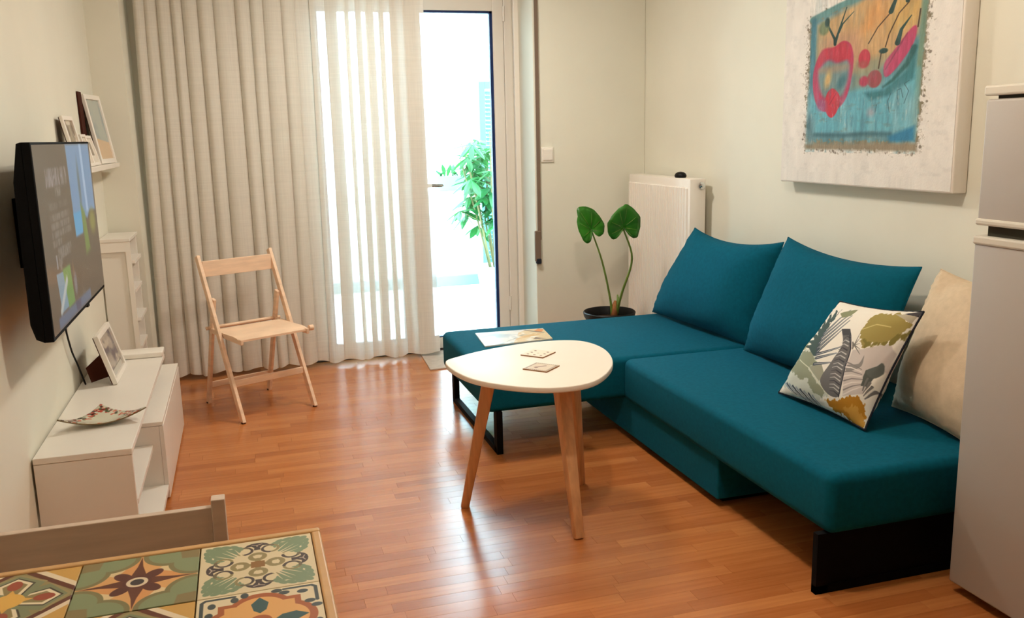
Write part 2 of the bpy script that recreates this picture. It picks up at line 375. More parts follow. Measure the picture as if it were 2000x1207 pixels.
# turquoise louvred shutter
sh = thing('louvred_shutter', (2.55, 8.6, -.035), 'turquoise louvred shutter standing at the balcony wall behind the leafy plant', 'shutter')
x0, x1, z0, z1 = 2.27, 2.95, -.035, 2.0
for nm, a, b in (('stile', (x0, 8.58, z0), (x0+.06, 8.62, z1)), ('stile', (x1-.06, 8.58, z0), (x1, 8.62, z1)), ('rail', (x0+.06, 8.58, z0), (x1-.06, 8.62, z0+.1)), ('rail', (x0+.06, 8.58, z1-.07), (x1-.06, 8.62, z1)), ('rail', (x0+.06, 8.58, .95), (x1-.06, 8.62, 1.03))):
    MB().box(a, b, .003).build(nm, M['shutter'], sh)
sl = MB().box((-.276, -.022, -.004), (.276, .022, .004)).rot(.7, 'X', (0, 0, 0)); slm = bpy.data.meshes.new('louvre'); sl.bm.to_mesh(slm); sl.bm.free(); slm.materials.append(M['shutter'])
for k in range(46):
    z = .09 + k*.04
    if z > 1.91 or .94 < z < 1.04: continue
    o = bpy.data.objects.new('louvre', slm); C.objects.link(o); adopt(o, sh); o.location = (2.61, 8.6, z)
# balcony plant: palmate leaflets
bp = thing('umbrella_plant', (2.22, 8.0, -.035), 'bushy green potted plant on the balcony in front of the turquoise shutter', 'plant')
MB().lathe((2.22, 8.0, -.035), [(.12, 0), (.17, .30), (.18, .30), (.18, .33), (.155, .33), (.15, .29), (.01, .28)], 24).build('pot', M['plaster'], bp, 'auto')
lv = []; n = 7
for i in range(n+1):
    t = i/n; w = .021*math.sin(PI*min(1, t*.94+.05))**.8*(.6+.6*t if t < .6 else 1); lv += [(-w, t*.125, -.02*t*t), (0, t*.125, -.02*t*t+.003), (w, t*.125, -.02*t*t)]
lf = [(3*i+k, 3*i+k+1, 3*i+k+4, 3*i+k+3) for i in range(n) for k in (0, 1)]
lme = bpy.data.meshes.new('leaf'); lme.from_pydata(lv, [], lf); lme.materials.append(M['outleaf']); lme.update()
stm = []
tips = []
for k in range(8):
    a = random.uniform(0, 2*PI); h = random.uniform(.75, 1.6)
    base = Vector((2.22+.04*math.cos(a), 8.0+.04*math.sin(a), .24)); top = Vector((2.20+.24*math.cos(a)-.04, 8.0+.22*math.sin(a), h))
    mid = (base+top)/2 + Vector((random.uniform(-.06, .06), 0, .05)); pts = [base, mid, top]; MB().tube(pts, [.010, .008, .005], 6).build('stem', M['outstem'], bp, True)
    for q in range(5):
        t = .38 + .62*q/4; p = mid.lerp(top, max(0, t*2-1)) if t > .5 else base.lerp(mid, t*2); tips.append(p)
nl = 0
for p in tips:
    for r in range(1):
        az = random.uniform(0, 2*PI); d = Vector((math.cos(az), math.sin(az), random.uniform(.1, .6))).normalized(); hub = p + d*random.uniform(.10, .24)
        if hub.x < 1.72: hub.x = 1.72 + random.random()*.2
        MB().tube([p, hub], .003, 5).build('twig', M['outstem'], bp)
        for s_ in range(7):
            o = bpy.data.objects.new('leaf', lme); C.objects.link(o); adopt(o, bp)
            an = s_*2*PI/7+random.uniform(-.2, .2); sc = random.uniform(1.2, 1.75)
            o.matrix_basis = Matrix.Translation(hub) @ Matrix.Rotation(az, 4, 'Z') @ Matrix.Rotation(random.uniform(-.4, .7), 4, 'Y') @ Matrix.Rotation(an, 4, 'Z') @ Matrix.Rotation(-random.uniform(.15, .55), 4, 'X') @ Matrix.Scale(sc, 4); nl += 1
# trough planter on the balcony wall
tp = thing('trough_planter', (2.1, 9.05, .94), 'pale turquoise trough planter with short leaves on the balcony wall', 'planter')
MB().prism([(1.92, 8.97, .94), (2.42, 8.97, .94), (2.44, 8.97, 1.09), (1.90, 8.97, 1.09)], (0, .16, 0), .006).build('trough', M['kerb'], tp)
for k in range(16):
    o = bpy.data.objects.new('leaf', lme); C.objects.link(o); adopt(o, tp)
    o.matrix_basis = Matrix.Translation((1.95+k*.028, 9.05, 1.08)) @ Matrix.Rotation(random.uniform(0, 6), 4, 'Z') @ Matrix.Rotation(random.uniform(.6, 1.3), 4, 'X') @ Matrix.Scale(1.2, 4)

# ------------------------------------------------------------------ curtain
FOLDS = [(.483, .53, .487, .532), (.571, .669, .574, .672), (.70, .738, .70, .738), (.765, .82, .768, .818), (.826, .903, .826, .90), (.917, .966, .915, .962), (1.005, 1.05, .985, 1.03), (1.082, 1.225, 1.05, 1.20)]
def curtain():
    # plan path: folds loop over themselves where the cloth is gathered
    P = []; x = -.575          # entries: (x at the floor, y, x at the rail)
    while x < .36:
        per = random.choice((.06, .075, .09, .105, .125)); a = random.uniform(.032, .058)
        if .40-x-per < .06: per = .40-x
        c = random.uniform(.015, .03)
        key = [(x, .012), (x+.06*per, -a*.5), (x+.30*per, -a*1.05), (x+.62*per, -a*.95), (x+.95*per+c*.5, -a*.1), (x+per+c*.1, a*.6), (x+.92*per, a*.8)]
        for i, (q, yy) in enumerate(key):
            q2, y2 = key[i+1] if i < len(key)-1 else (x+per, .012)
            for j in range(3): t = j/3; P.append((q+(q2-q)*t, yy+(y2-yy)*t, q+(q2-q)*t))
        x += per
    def lerp3(a, b, n):
        for i in range(n):
            t = i/n; e = t*t*(3-2*t); P.append(tuple(a[k]+(b[k]-a[k])*(e if k == 1 else t) for k in range(3)))
    cur = (x, 0, x)
    # loose part: flat stretches between standing folds that lie three layers deep
    for bl, br, tl, tr in FOLDS:
        am = min(.045, (br-bl)*.5)
        for q in ((br, am, tr), (bl, 0.0, tl), (br, -am, tr)): lerp3(cur, q, 8); cur = q
        cur = cur
    P.append(cur)
    for _ in range(2): P = [P[0]] + [tuple((a_[k]+2*b_[k]+c_[k])/4 for k in range(3)) for a_, b_, c_ in zip(P, P[1:], P[2:])] + [P[-1]]
    nz = 26; V = []; F = []; n = len(P)
    ph = [random.uniform(0, 6) for _ in range(9)]
    for j in range(nz+1):
        t = j/nz; z = 2.695*t + (1-t)*.014
        for i, (bx, py, tx) in enumerate(P):
            s = bx; px = bx+(tx-bx)*t; k = 1-.35*t; sway = .006*math.sin(s*9+ph[0]+t*2.2)*(1-t) + .006*math.sin(s*23+ph[1]+t*3)*(1-t)
            zz = z + .008 + .010*(1+math.sin(s*31+ph[2]))*(1-t)**6
            px += .055*t*max(0, 1-(s+.575)/.22)
            V.append((px + sway, 5.92 + py*k + .008*math.sin(s*14+ph[3]+4*t), zz))
    for j in range(nz):
        for i in range(n-1): F.append((j*n+i, j*n+i+1, (j+1)*n+i+1, (j+1)*n+i))
    o = from_py('sheer_curtain', V, F, M['sheer']); return tag(o, 'floor-length off-white sheer curtain drawn across the balcony doors', 'curtain')
curtain()
MB().box((-.57, 5.90, 2.715), (1.85, 5.945, 2.75)).build('curtain_rail', M['white'])
tag(bpy.data.objects['curtain_rail'], 'white ceiling rail from which the sheer curtain hangs', 'rail')

# ------------------------------------------------------------------ right of the door: strap, switch, radiator
st = thing('shutter_strap', (1.872, 5.645, .63), 'brown roller shutter strap hanging on the wall beside the balcony door', 'strap')
MB().box((1.868, 5.636, .80), (1.892, 5.640, 2.72)).build('webbing', M['strap'], st)
MB().box((1.846, 5.625, .655), (1.886, 5.65, .86), .006).build('winder', M['strap'], st)
MB().box((1.852, 5.618, .64), (1.886, 5.65, .675), .006).build('clip', M['piping'], st)
sw = thing('light_switch', (1.945, 5.65, 1.36), 'square white light switch on the wall between strap and radiator', 'switch')
MB().box((1.903, 5.64, 1.31), (1.988, 5.65, 1.406), .003).build('plate', M['lacquer'], sw)
MB().box((1.913, 5.634, 1.322), (1.978, 5.641, 1.394), .002).build('rocker', M['white'], sw)

rd = thing('radiator', (2.55, 5.15, .1), 'tall white panel radiator with vertical grooves on the right wall in the corner', 'radiator')
MB().box((2.502, 4.72, .12), (2.605, 5.58, 1.215), .006).build('body', M['radiator'], rd, 'auto')
prof = []; yy = 4.745; k = 0
while yy < 5.55:
    prof += [(2.5015, yy), (2.4935, yy+.006), (2.4935, yy+.024), (2.5015, yy+.030)]; yy += .0333
V = []; F = []
for z in (.16, .165, 1.160, 1.165):
    for i, (px, py) in enumerate(prof): V.append((px if z in (.165, 1.160) else 2.5015, py, z))
n = len(prof)
for j in range(3):
    for i in range(n-1): F.append((j*n+i, j*n+i+1, (j+1)*n+i+1, (j+1)*n+i))
from_py('grooved_front', V, F, M['radiator'], rd, False)
MB().lathe((0, 0, 0), [(.018, 0), (.020, .004), (.020, .012), (.009, .016), (.009, .024), (.002, .026)], 20).rot(PI/2, 'X', (0, 0, 0)).build('bleed_valve', M['chrome'], rd, 'auto').location = (2.574, 4.7195, 1.176)
for yb in (4.9, 5.4):
    MB().box((2.605, yb-.02, .4), (2.646, yb+.02, 1.1)).build('bracket', M['radiator'], rd)
for yb in (4.80, 5.5):
    MB().tube([(2.56, yb, .125), (2.56, yb, 0)], .009, 10).build('pipe', M['radiator'], rd, True)
gd = MB().lathe((0, 0, 0), [(.030, 0), (.034, .008), (.030, .022), (.018, .031), (.004, .034)], 24)
for v in gd.bm.verts: v.co.y *= 1.35
g = gd.build('wireless_gadget', M['black'], None, True); g.location = (2.548, 4.93, 1.216)
tag(g, 'small dark rounded gadget lying on the edge of the radiator top', 'gadget')

# ------------------------------------------------------------------ elephant ear plant
pl = thing('potted_elephant_ear', (2.24, 5.22, 0), 'potted plant with two large heart shaped green leaves beside the radiator', 'plant')
pc = (2.195, 5.2, 0)
MB().lathe(pc, [(.11, 0), (.15, .32), (.162, .34), (.168, .365), (.162, .372), (.152, .36), (.145, .30), (.01, .295)], 40).build('pot', M['black'], pl, 'auto')
MB().lathe(pc, [(.144, .29), (.144, .318), (.06, .33), (.005, .33)], 24).build('soil', M['soil'], pl, True)
base = Vector((2.225, 5.2, .325))
n1, n2 = Vector((2.042, 5.12, .908)), Vector((2.188, 4.97, .927))
def petiole(pts, r0, r1):
    pts = smooth_open(pts); MB().tube(pts, [r0+(r1-r0)*i/(len(pts)-1) for i in range(len(pts))], 8).build('petiole', M['petiole'], pl, True)
def smooth_open(pts, k=6):
    P = [np.array(p, float) for p in pts]; P = [2*P[0]-P[1]] + P + [2*P[-1]-P[-2]]; out = []
    for i in range(1, len(P)-2):
        a, b, c, d = P[i-1:i+3]
        for j in range(k):
            t = j/k; out.append(Vector(.5*(2*b+(c-a)*t+(2*a-5*b+4*c-d)*t*t+(3*b-a-3*c+d)*t**3)))
    return out + [Vector(P[-2])]
petiole([base+Vector((-.012, 0, .02)), base+Vector((-.03, -.01, .14)), base+Vector((-.10, -.05, .38)), n1], .009, .0045)
petiole([base+Vector((.012, 0, .02)), base+Vector((.035, -.06, .18)), base+Vector((.055, -.16, .40)), n2], .010, .005)
MB().tube([base+Vector((0, 0, -.02)), base+Vector((.004, 0, .06)), base+Vector((.012, 0, .11))], [.024, .022, .008], 10).build('stem_base', M['bark'], pl, True)
MB().tube([base+Vector((.015, 0, .0)), base+Vector((.03, -.01, .10)), base+Vector((.022, -.01, .15))], [.013, .014, .004], 8).build('leaf_sheath', M['petiole'], pl, True)
def big_leaf(outline, notch, at, tilt, bulge, scale):
    pts = smooth_closed(outline, 3); n = len(pts); V = []; U = []; rings = 5
    for r in range(rings+1):
        t = r/rings
        for i, (x, y) in enumerate(pts):
            u, w = (x-notch[0])*t*scale, -(y-notch[1])*t*scale
            rip = .004*math.sin(i*1.9)*t*t
            V.append((u, -bulge*math.sin(t*PI*.62) + rip + .05*u*u/.02*.05 + tilt*w, w))
    F = [(r*n+i, r*n+(i+1) % n, (r+1)*n+(i+1) % n, (r+1)*n+i) for r in range(rings) for i in range(n)]
    V = [Vector(v)+at for v in V]
    o = from_py('leaf', V, F, M['leaf'], pl); s = o.modifiers.new('thickness', 'SOLIDIFY'); s.thickness = .0015
    ve = MB()
    for k in range(0, n, max(1, n//9)):
        ve.tube([V[r*n+k]+Vector((0, -.001, 0)) for r in range(1, rings)], [.0022, .0018, .0012, .0008], 5)
    q = ve.build('veins', M['petiole'], o, True)
L1 = [(215, 400), (265, 392), (320, 415), (355, 455), (382, 500), (380, 550), (350, 578), (318, 560), (302, 532), (302, 570), (280, 612), (250, 606), (225, 560), (207, 500), (212, 450)]
L2 = [(510, 375), (560, 410), (602, 460), (605, 520), (592, 580), (562, 590), (527, 565), (497, 520), (473, 562), (430, 592), (396, 562), (383, 500), (400, 460), (440, 410), (480, 385)]
big_leaf(L1, (302, 535), n1, .12, .018, .00101)
big_leaf(L2, (497, 522), n2, -.10, .022, .00097)

# ------------------------------------------------------------------ sofa
sf = thing('corner_sofa', (2.0, 3.5, 0), 'long low teal fabric sofa with chaise on black metal legs along the right wall', 'sofa')
def cushion_block(name, a, b, bev, bul=0):
    o = MB().box(a, b, bev, 5).build(name, M['teal'], sf, True); return o
cushion_block('seat', (1.715, 2.27, .205), (2.64, 3.896, .413), .035)
cushion_block('chaise', (1.022, 3.902, .205), (2.46, 4.85, .413), .035)
MB().box((1.735, 3.005, .035), (2.60, 4.55, .215), .006).build('storage_base', M['teal'], sf)
MB().box((1.79, 3.06, 0), (2.58, 4.5, .04)).build('plinth', M['iron'], sf)
def sled(name, pts, ax):
    for p, q in zip(pts, pts[1:]): pass
    return MB()
lg = MB().bar((1.085, 4.81, 0), (1.085, 4.81, .21), .05, .03).bar((1.085, 3.925, 0), (1.085, 3.925, .21), .05, .03).bar((1.085, 3.91, .014), (1.085, 4.825, .014), .03, .028)
lg.build('leg', M['iron'], sf)
lg = MB().box((1.69, 2.29, 0), (1.735, 2.315, .21)).box((2.55, 2.29, 0), (2.595, 2.315, .21)).box((1.69, 2.29, 0), (2.595, 2.315, .028)).box((1.735, 2.295, .028), (2.55, 2.31, .21))  # last box is an added black sheet standing in for shade under the seat
lg.build('leg', M['iron'], sf)

def pillow(name, BL, BR, TR, TL, d, m, label, cat, group=None, pinch=.075, seed=1, wr=.012, n=34, pipe=None, back=.8, sag=0.0, tuck=.0):
    """stuffed cushion: four seam corners, concave edges, puffed faces"""
    BL, BR, TR, TL = map(Vector, (BL, BR, TR, TL)); ex = (BR-BL+TR-TL).normalized(); ey = (TL-BL+TR-BR).normalized(); nz = ex.cross(ey).normalized()
    c = (BL+BR+TR+TL)/4; root = thing(name, tuple(c), label, cat, group); V = []; UV = []; F = []; W_ = n+1
    def seam(u, v):
        a, b = (u+1)/2, (v+1)/2
        uu = u*(1-pinch*(1-v*v)*abs(u)**3); vv = v*(1-(pinch*(1-u*u)*abs(v)**3 + (sag*(1-u*u) if v > 0 else 0)*max(0, v)**2)); a, b = (uu+1)/2, (vv+1)/2
        return BL*(1-a)*(1-b)+BR*a*(1-b)+TR*a*b+TL*(1-a)*b
    us = [math.sin(PI/2*(2*i/n-1)) if True else 0 for i in range(W_)]
    for side in (1, -1):
        for j in range(W_):
            for i in range(W_):
                u, v = us[i], us[j]; t = max(0, (1-abs(u)**2.6))*max(0, (1-abs(v)**2.6)); t = t**.55
                w = wr*(noise2(np.array([u*2.2+9]), np.array([v*2.2+5]), seed)[0]-.5)*2*(1-t*.45)*min(1, t*5)
                rad = max(abs(u), abs(v)); w += wr*.7*math.sin((u+v)*9*seed % 17 + seed)*max(0, rad-.55)*min(1, t*4)
                low = 1 + .18*(-v)*(1-v*v)
                V.append(seam(u, v)+nz*side*(d*(t*low if side > 0 else t*back)+w)); UV.append(((u+1)/2, (v+1)/2))
        o_ = 0 if side > 0 else W_*W_
        for j in range(n):
            for i in range(n):
                q = (o_+j*W_+i, o_+j*W_+i+1, o_+(j+1)*W_+i+1, o_+(j+1)*W_+i); F.append(q if side > 0 else q[::-1])
    o = from_py('cover', V, F, m, root, True, UV)
    bm = bmesh.new(); bm.from_mesh(o.data); bmesh.ops.remove_doubles(bm, verts=bm.verts[:], dist=.0002); bm.to_mesh(o.data); bm.free()
    for p in o.data.polygons: p.use_smooth = True
    E = [seam(u, -1) for u in us] + [seam(1, v) for v in us[1:]] + [seam(u, 1) for u in us[::-1][1:]] + [seam(-1, v) for v in us[::-1][1:]]
    MB().tube(E, .0042 if pipe else .003, 6).build('piping' if pipe else 'seam', pipe or m, root, True)
    return root
pillow('sofa_cushion', (2.335, 4.86, .418), (2.40, 3.865, .418), (2.53, 3.80, .945), (2.465, 4.585, .946), .13, M['teal'], 'teal square back cushion nearest the radiator on the chaise', 'cushion', 'teal back cushions on the sofa', seed=3, sag=.15, pinch=.03, back=.4)
pillow('sofa_cushion', (2.335, 3.82, .418), (2.35, 2.88, .418), (2.52, 2.85, .95), (2.52, 3.75, .975), .125, M['teal'], 'teal square back cushion behind the leaf patterned pillow', 'cushion', 'teal back cushions on the sofa', seed=5, sag=.11, pinch=.035, back=.6)
pillow('beige_pillow', (2.37, 2.79, .42), (2.30, 2.30, .42), (2.53, 2.28, .93), (2.55, 2.78, .95), .10, M['beige'], 'plain beige linen pillow partly hidden by the white fridge', 'pillow', seed=4, wr=.022, pinch=.05, sag=.03)
# leaf print, drawn in the pillow's own plane
def homog(src):
    dst = [(0, 0), (0, 1), (1, 1), (1, 0)]; A = []; b = []
    for (x, y), (u, v) in zip(src, dst):
        A += [[x, y, 1, 0, 0, 0, -u*x, -u*y], [0, 0, 0, x, y, 1, -v*x, -v*y]]; b += [u, v]
    h = np.linalg.solve(np.array(A, float), np.array(b, float))
    return lambda x, y: ((h[0]*x+h[1]*y+h[2])/(h[6]*x+h[7]*y+1), (h[3]*x+h[4]*y+h[5])/(h[6]*x+h[7]*y+1))
def leaf_print():
    p = Pic(420, 420, (232, 226, 214)); q = homog([(75, 810), (565, 85), (1255, 160), (770, 1125)])
    T = lambda pts: [q(*a) for a in pts]
    gr, sl, ol, oc = (138, 142, 120), (74, 82, 92), (150, 134, 78), (176, 122, 40)
    p.poly(T([(110, 790), (250, 560), (330, 470), (480, 490), (520, 600), (560, 860), (430, 900), (300, 800)]), (196, 198, 186), rag=.1, rf=9); p.poly(T([(330, 480), (470, 500), (500, 590), (430, 640), (540, 840), (470, 880), (410, 820), (400, 720), (330, 720), (240, 640), (250, 590)]), gr, rag=.07, rf=10)
    p.poly(T([(430, 620), (540, 600), (560, 700), (500, 740)]), (150, 150, 132)); p.line(T([(330, 550), (430, 630), (550, 870)]), .008, (205, 202, 180))
    p.poly(T([(330, 470), (350, 400), (400, 380), (380, 460)]), (150, 152, 110))
    # feather palm
    stem = [(500, 520), (545, 330), (640, 160)]
    p.line(T(stem), .008, (60, 66, 70))
    for a, b in (((495, 510), (370, 440)), ((500, 470), (380, 395)), ((508, 430), (390, 340)), ((520, 385), (430, 290)), ((530, 340), (470, 225)), ((550, 300), (535, 185)), ((585, 240), (590, 165))):
        p.line(T([a, ((a[0]+b[0])/2+6, (a[1]+b[1])/2-20), b]), .062, (70, 86, 84), .016)
    for a, b in (((505, 500), (690, 330)), ((505, 470), (740, 255)), ((515, 430), (750, 215)), ((525, 390), (770, 165)), ((540, 350), (720, 165)), ((500, 520), (700, 460)), ((500, 550), (660, 510)), ((480, 600), (610, 585))):
        p.line(T([a, b]), .032, sl, .012); p.line(T([a, b]), .004, (214, 212, 206))
    p.poly(T([(640, 190), (780, 155), (740, 215), (670, 230)]), (130, 134, 104))
    # dark curled leaf with pale ribs
    p.poly(T([(870, 470), (1060, 410), (1090, 470), (1020, 620), (900, 700), (850, 830), (680, 860), (740, 600), (790, 480)]), (196, 186, 180), soft=3)
    p.poly(T(smooth_closed([(700, 330), (770, 350), (778, 470), (740, 600), (705, 730), (640, 868), (550, 850), (510, 740), (590, 620), (640, 550), (710, 440)], 4)), (104, 102, 102))
    for k in range(16):
        t = k/15; x0, y0 = 772-125*t, 390+470*t; x1, y1 = 716-200*t+60*t*t, 400+420*t
        p.line(T([(x0, y0), ((x0+x1)/2, (y0+y1)/2-18), (x1, y1)]), .010, (190, 186, 182) if k % 3 else (66, 66, 72), .004)
    p.line(T([(700, 330), (765, 370), (776, 470), (740, 590), (705, 720), (640, 870)]), .010, (60, 60, 66))
    p.poly(T([(690, 320), (760, 320), (775, 370), (705, 370)]), (74, 74, 78))
    for k in range(5): p.line(T([(790, 470-k*12), (845, 350+k*40)]), .012, (120, 116, 110), .004)
    p.poly(T(smooth_closed([(750, 600), (840, 585), (880, 515), (862, 600), (800, 640), (740, 650)], 3)), (136, 132, 128))
    for k in range(8):
        a = 690+k*8, 845-k*38; p.line(T([a, (780, 800-k*30), (860, 770-k*20)]), .012, (128, 122, 120) if k % 2 else (222, 214, 208), .006)
    # ochre leaves
    p.poly(T([(860, 460), (840, 330), (930, 200), (1080, 180), (1190, 260), (1090, 390)]), ol, rag=.08, rf=9); p.poly(T([(870, 400), (1000, 420), (1180, 300), (1090, 400), (890, 450)]), (122, 112, 60), rag=.08, rf=9, soft=3)
    p.line(T([(860, 320), (960, 280), (1060, 290)]), .01, (196, 180, 120)); p.poly(T([(1060, 180), (1200, 190), (1250, 160), (1190, 250)]), (170, 160, 140)); p.poly(T([(1120, 180), (1255, 155), (1230, 200)]), (70, 66, 68))
    p.poly(T([(500, 900), (600, 890), (780, 850), (840, 880), (800, 1000), (770, 1125), (640, 1060), (540, 1010)]), oc, rag=.08, rf=10); p.poly(T([(640, 960), (740, 950), (790, 1080), (700, 1090)]), (196, 146, 66), rag=.12, rf=12, soft=4)
    # blue grey fronds low left, and dark right edge
    for k in range(9): p.line(T([(150+k*30, 720+k*18), (210+k*26, 830+k*22)]), .020, sl if k % 2 else (150, 158, 164), .006)
    for k in range(5): p.line(T([(900+k*18, 640-k*10), (850+k*10, 760)]), .03, (84, 88, 84), .01)
    p.poly(T(smooth_closed([(890, 640), (960, 590), (1010, 560), (1000, 640), (930, 690)], 3)), (92, 96, 92), soft=2)
    for k in range(4): p.line(T([(900+k*10, 700+k*30), (850, 800+k*22)]), .02, (110, 108, 106), .006)
    return p.a
pillow('leaf_print_pillow', (2.065, 3.10, .422), (2.085, 2.585, .422), (2.285, 2.56, .845), (2.29, 3.03, .80), .075, image_mat('leaf_print_fabric', leaf_print(), .9, .1), 'white pillow printed with grey palm fronds and ochre leaves', 'pillow', seed=6, wr=.012, pipe=M['piping'], pinch=.06)

# magazine on the chaise
mg = Pic(300, 220, (226, 226, 222)); mg.blotch(3, (176, 190, 196), .45, .7, 3)
mg.poly([(.42, 0), (1, 0), (1, .9), (.80, 1), (.60, .8)], (214, 190, 150)); mg.poly([(.30, .12), (.62, .62), (.86, .55), (.75, .40), (.5, .35)], (150, 154, 150)); mg.poly([(.5, .25), (.95, .5), (.8, .62), (.55, .5)], (206, 168, 110))
mg.poly([(.82, .8), (.93, 1), (1, .9), (.92, .62)], (208, 130, 66)); mg.line([(.72, .95), (.95, .62)], .04, (60, 58, 54)); mg.poly([(.72, .12), (.92, .05), (.78, .26)], (92, 66, 52)); mg.blotch(9, (238, 238, 236), .58, .75, 8)
mo = thing('magazine', (1.35, 4.55, .415), 'glossy magazine lying on the chaise behind the coffee table', 'magazine')
q = [(1.148, 4.37, .414), (1.532, 4.405, .414), (1.565, 4.665, .414), (1.178, 4.69, .414)]
MB().prism(q, (0, 0, .005)).build('pages', M['paper'], mo)
from_py('cover', [(a, b, .4196) for a, b, _ in q] + [(a, b, .4206) for a, b, _ in q], [(0, 1, 2, 3)[::-1], (4, 5, 6, 7), (0, 1, 5, 4), (1, 2, 6, 5), (2, 3, 7, 6), (3, 0, 4, 7)], image_mat('magazine_cover_print', mg.a, .3, .5), mo, False, [(0, 0), (1, 0), (1, 1), (0, 1)]*2)

# doormat at the balcony door
tag(MB().prism([(1.085, 5.546, 0), (1.80, 5.60, 0), (1.82, 6.03, 0), (1.112, 6.03, 0)], (0, 0, .009), .002).build('doormat', M['mat_']), 'thin pale grey mat on the floor in front of the balcony door', 'doormat')

# ------------------------------------------------------------------ coffee table
ct = thing('coffee_table', (1.07, 3.27, 0), 'rounded triangular cream coffee table with three tapered wooden legs', 'coffee table')
out = [(.734, 3.43), (.762, 3.19), (.864, 3.03), (1.018, 2.931), (1.185, 2.955), (1.338, 3.14), (1.41, 3.36), (1.402, 3.53), (1.331, 3.615), (1.172, 3.638), (.973, 3.592), (.816, 3.516)]
MB().prism([(a, b, .578) for a, b in smooth_closed(out, 6)], (0, 0, .022), .004, 3).build('table_top', M['tabletop'], ct, 'auto')
for f, t in (((.778, 3.364, 0), (.89, 3.31, .578)), ((1.112, 2.935, 0), (1.115, 3.12, .578)), ((1.31, 3.431, 0), (1.245, 3.36, .578))):
    dx, dy = f[0]-1.07, f[1]-3.27
    MB().bar(f, t, .036, .034, .056, .056, up=(dx, dy, 0), bev=.006).build('leg', M['beech'], ct, 'auto')
MB().prism([(.9, 3.30, .568), (1.10, 3.08, .568), (1.26, 3.36, .568)], (0, 0, .010)).build('mounting_plate', M['iron'], ct)
def coaster(cx, cy, a, art, label):
    o = thing('coaster', (cx, cy, .6), label, 'coaster', 'coasters on the coffee table'); h = .053; c, s = math.cos(a), math.sin(a)
    q = [(cx+x*c-y*s, cy+x*s+y*c, .6001) for x, y in ((-h, -h), (h, -h), (h, h), (-h, h))]
    MB().prism(q, (0, 0, .004)).build('cork_base', M['cork'], o)
    q2 = [(cx+(x-cx)*.97, cy+(y-cy)*.97) for x, y, _ in q]
    from_py('printed_face', [(x, y, .6041) for x, y in q2] + [(x, y, .6049) for x, y in q2], [(3, 2, 1, 0), (4, 5, 6, 7), (0, 1, 5, 4), (1, 2, 6, 5), (2, 3, 7, 6), (3, 0, 4, 7)], image_mat('coaster_print', art, .4, .4), o, False, [(0, 0), (1, 0), (1, 1), (0, 1)]*2)
c1 = Pic(120, 120, (238, 222, 200))
for x, y in ((.2, .2), (.2, .5), (.2, .8), (.5, .8), (.8, .8), (.5, .2), (.8, .22)): c1.ell(x, y, .07, .05, (140, 106, 80), rot=.8)
c1.ell(.5, .5, .05, .04, (176, 140, 120))
c2 = Pic(120, 120, (214, 196, 172))
for k in range(12):
    t = .05+k*.082
    for x, y in ((t, .05), (t, .95), (.05, t), (.95, t)): c2.ell(x, y, .028, .028, (112, 92, 74))
c2.line([(.09, .09), (.91, .09), (.91, .91), (.09, .91), (.09, .09)], .012, (150, 124, 100)); c2.line([(.3, .62), (.45, .6), (.7, .42)], .09, (134, 96, 74)); c2.ell(.38, .66, .09, .06, (140, 104, 80), rot=-.5)
coaster(1.125, 3.42, .72, c1.a, 'pale coaster with small brown motifs, farther of two on the coffee table')
coaster(1.066, 3.205, .74, c2.a, 'coaster with dark patterned border, nearer of two on the coffee table')

# ------------------------------------------------------------------ folding chair
fc = thing('folding_chair', (0, 5.15, 0), 'pale wooden folding chair with open slatted back in front of the curtain', 'chair')
O = Vector((-.093, 4.835, 0)); u = Vector((.909, .416, 0)); v = Vector((-.416, .909, 0))
def fp(a, t, z): return O + u*a + v*t + Vector((0, 0, z))
Wd = .449; Z = Vector((0, 0, 1))
for a in (.009, Wd-.009): MB().bar(fp(a, 0, 0), fp(a, .43, .87), .038, .019, up=u, bev=.003).build('front_leg', M['birch'], fc)
for a in (.034, Wd-.034): MB().bar(fp(a, .516, 0), fp(a, .315, .64), .034, .018, up=u, bev=.003).build('rear_leg', M['birch'], fc)
def lz(z): return .43*z/.87
MB().bar(fp(.018, lz(.80)+.0, .80), fp(Wd-.018, lz(.80), .80), .088, .012, up=v, bev=.002).rot(0, 'X', (0, 0, 0)).build('backrest', M['birch'], fc)
MB().bar(fp(.018, lz(.20), .20), fp(Wd-.018, lz(.20), .20), .036, .014, up=v, bev=.002).build('stretcher', M['birch'], fc)
MB().bar(fp(.04, .48, .115), fp(Wd-.04, .48, .115), .034, .012, up=v, bev=.002).build('stretcher', M['birch'], fc)
sp = []
for i in range(9):
    t = i/8; sp.append((-.005+.315*t, .470 - .004*math.sin(PI*t) - (.014 if i == 0 else .004 if i == 1 else 0)))
V = []; F = []
for a in (.020, Wd-.020):
    for t, z in sp: V.append(fp(a, t, z))
    for t, z in sp[::-1]: V.append(fp(a, t, z-.011))
n = 18
for i in range(n): F.append((i, (i+1) % n, n+(i+1) % n, n+i))
F += [tuple(range(n))[::-1], tuple(range(n, 2*n))]
from_py('seat', V, F, M['birch'], fc, False)
for a in (.030, Wd-.030): MB().bar(fp(a, -.02, .446), fp(a, .37, .455), .030, .016, up=u, bev=.004).build('seat_rail', M['birch'], fc)
MB().tube([fp(Wd-.02, -.012, .462), fp(Wd+.004, -.012, .462)], .016, 12).build('pivot_peg', M['birch'], fc, 'auto')
MB().tube([fp(.0, .372, .47), fp(Wd, .372, .47)], .010, 10).build('rear_rod', M['birch'], fc, True)
for a, t in ((.009, 0), (Wd-.009, 0), (.034, .516), (Wd-.034, .516)):
    MB().lathe(fp(a, t, .0), [(.012, 0), (.014, .004), (.012, .008)], 12).build('foot_glide', M['brown'], fc)

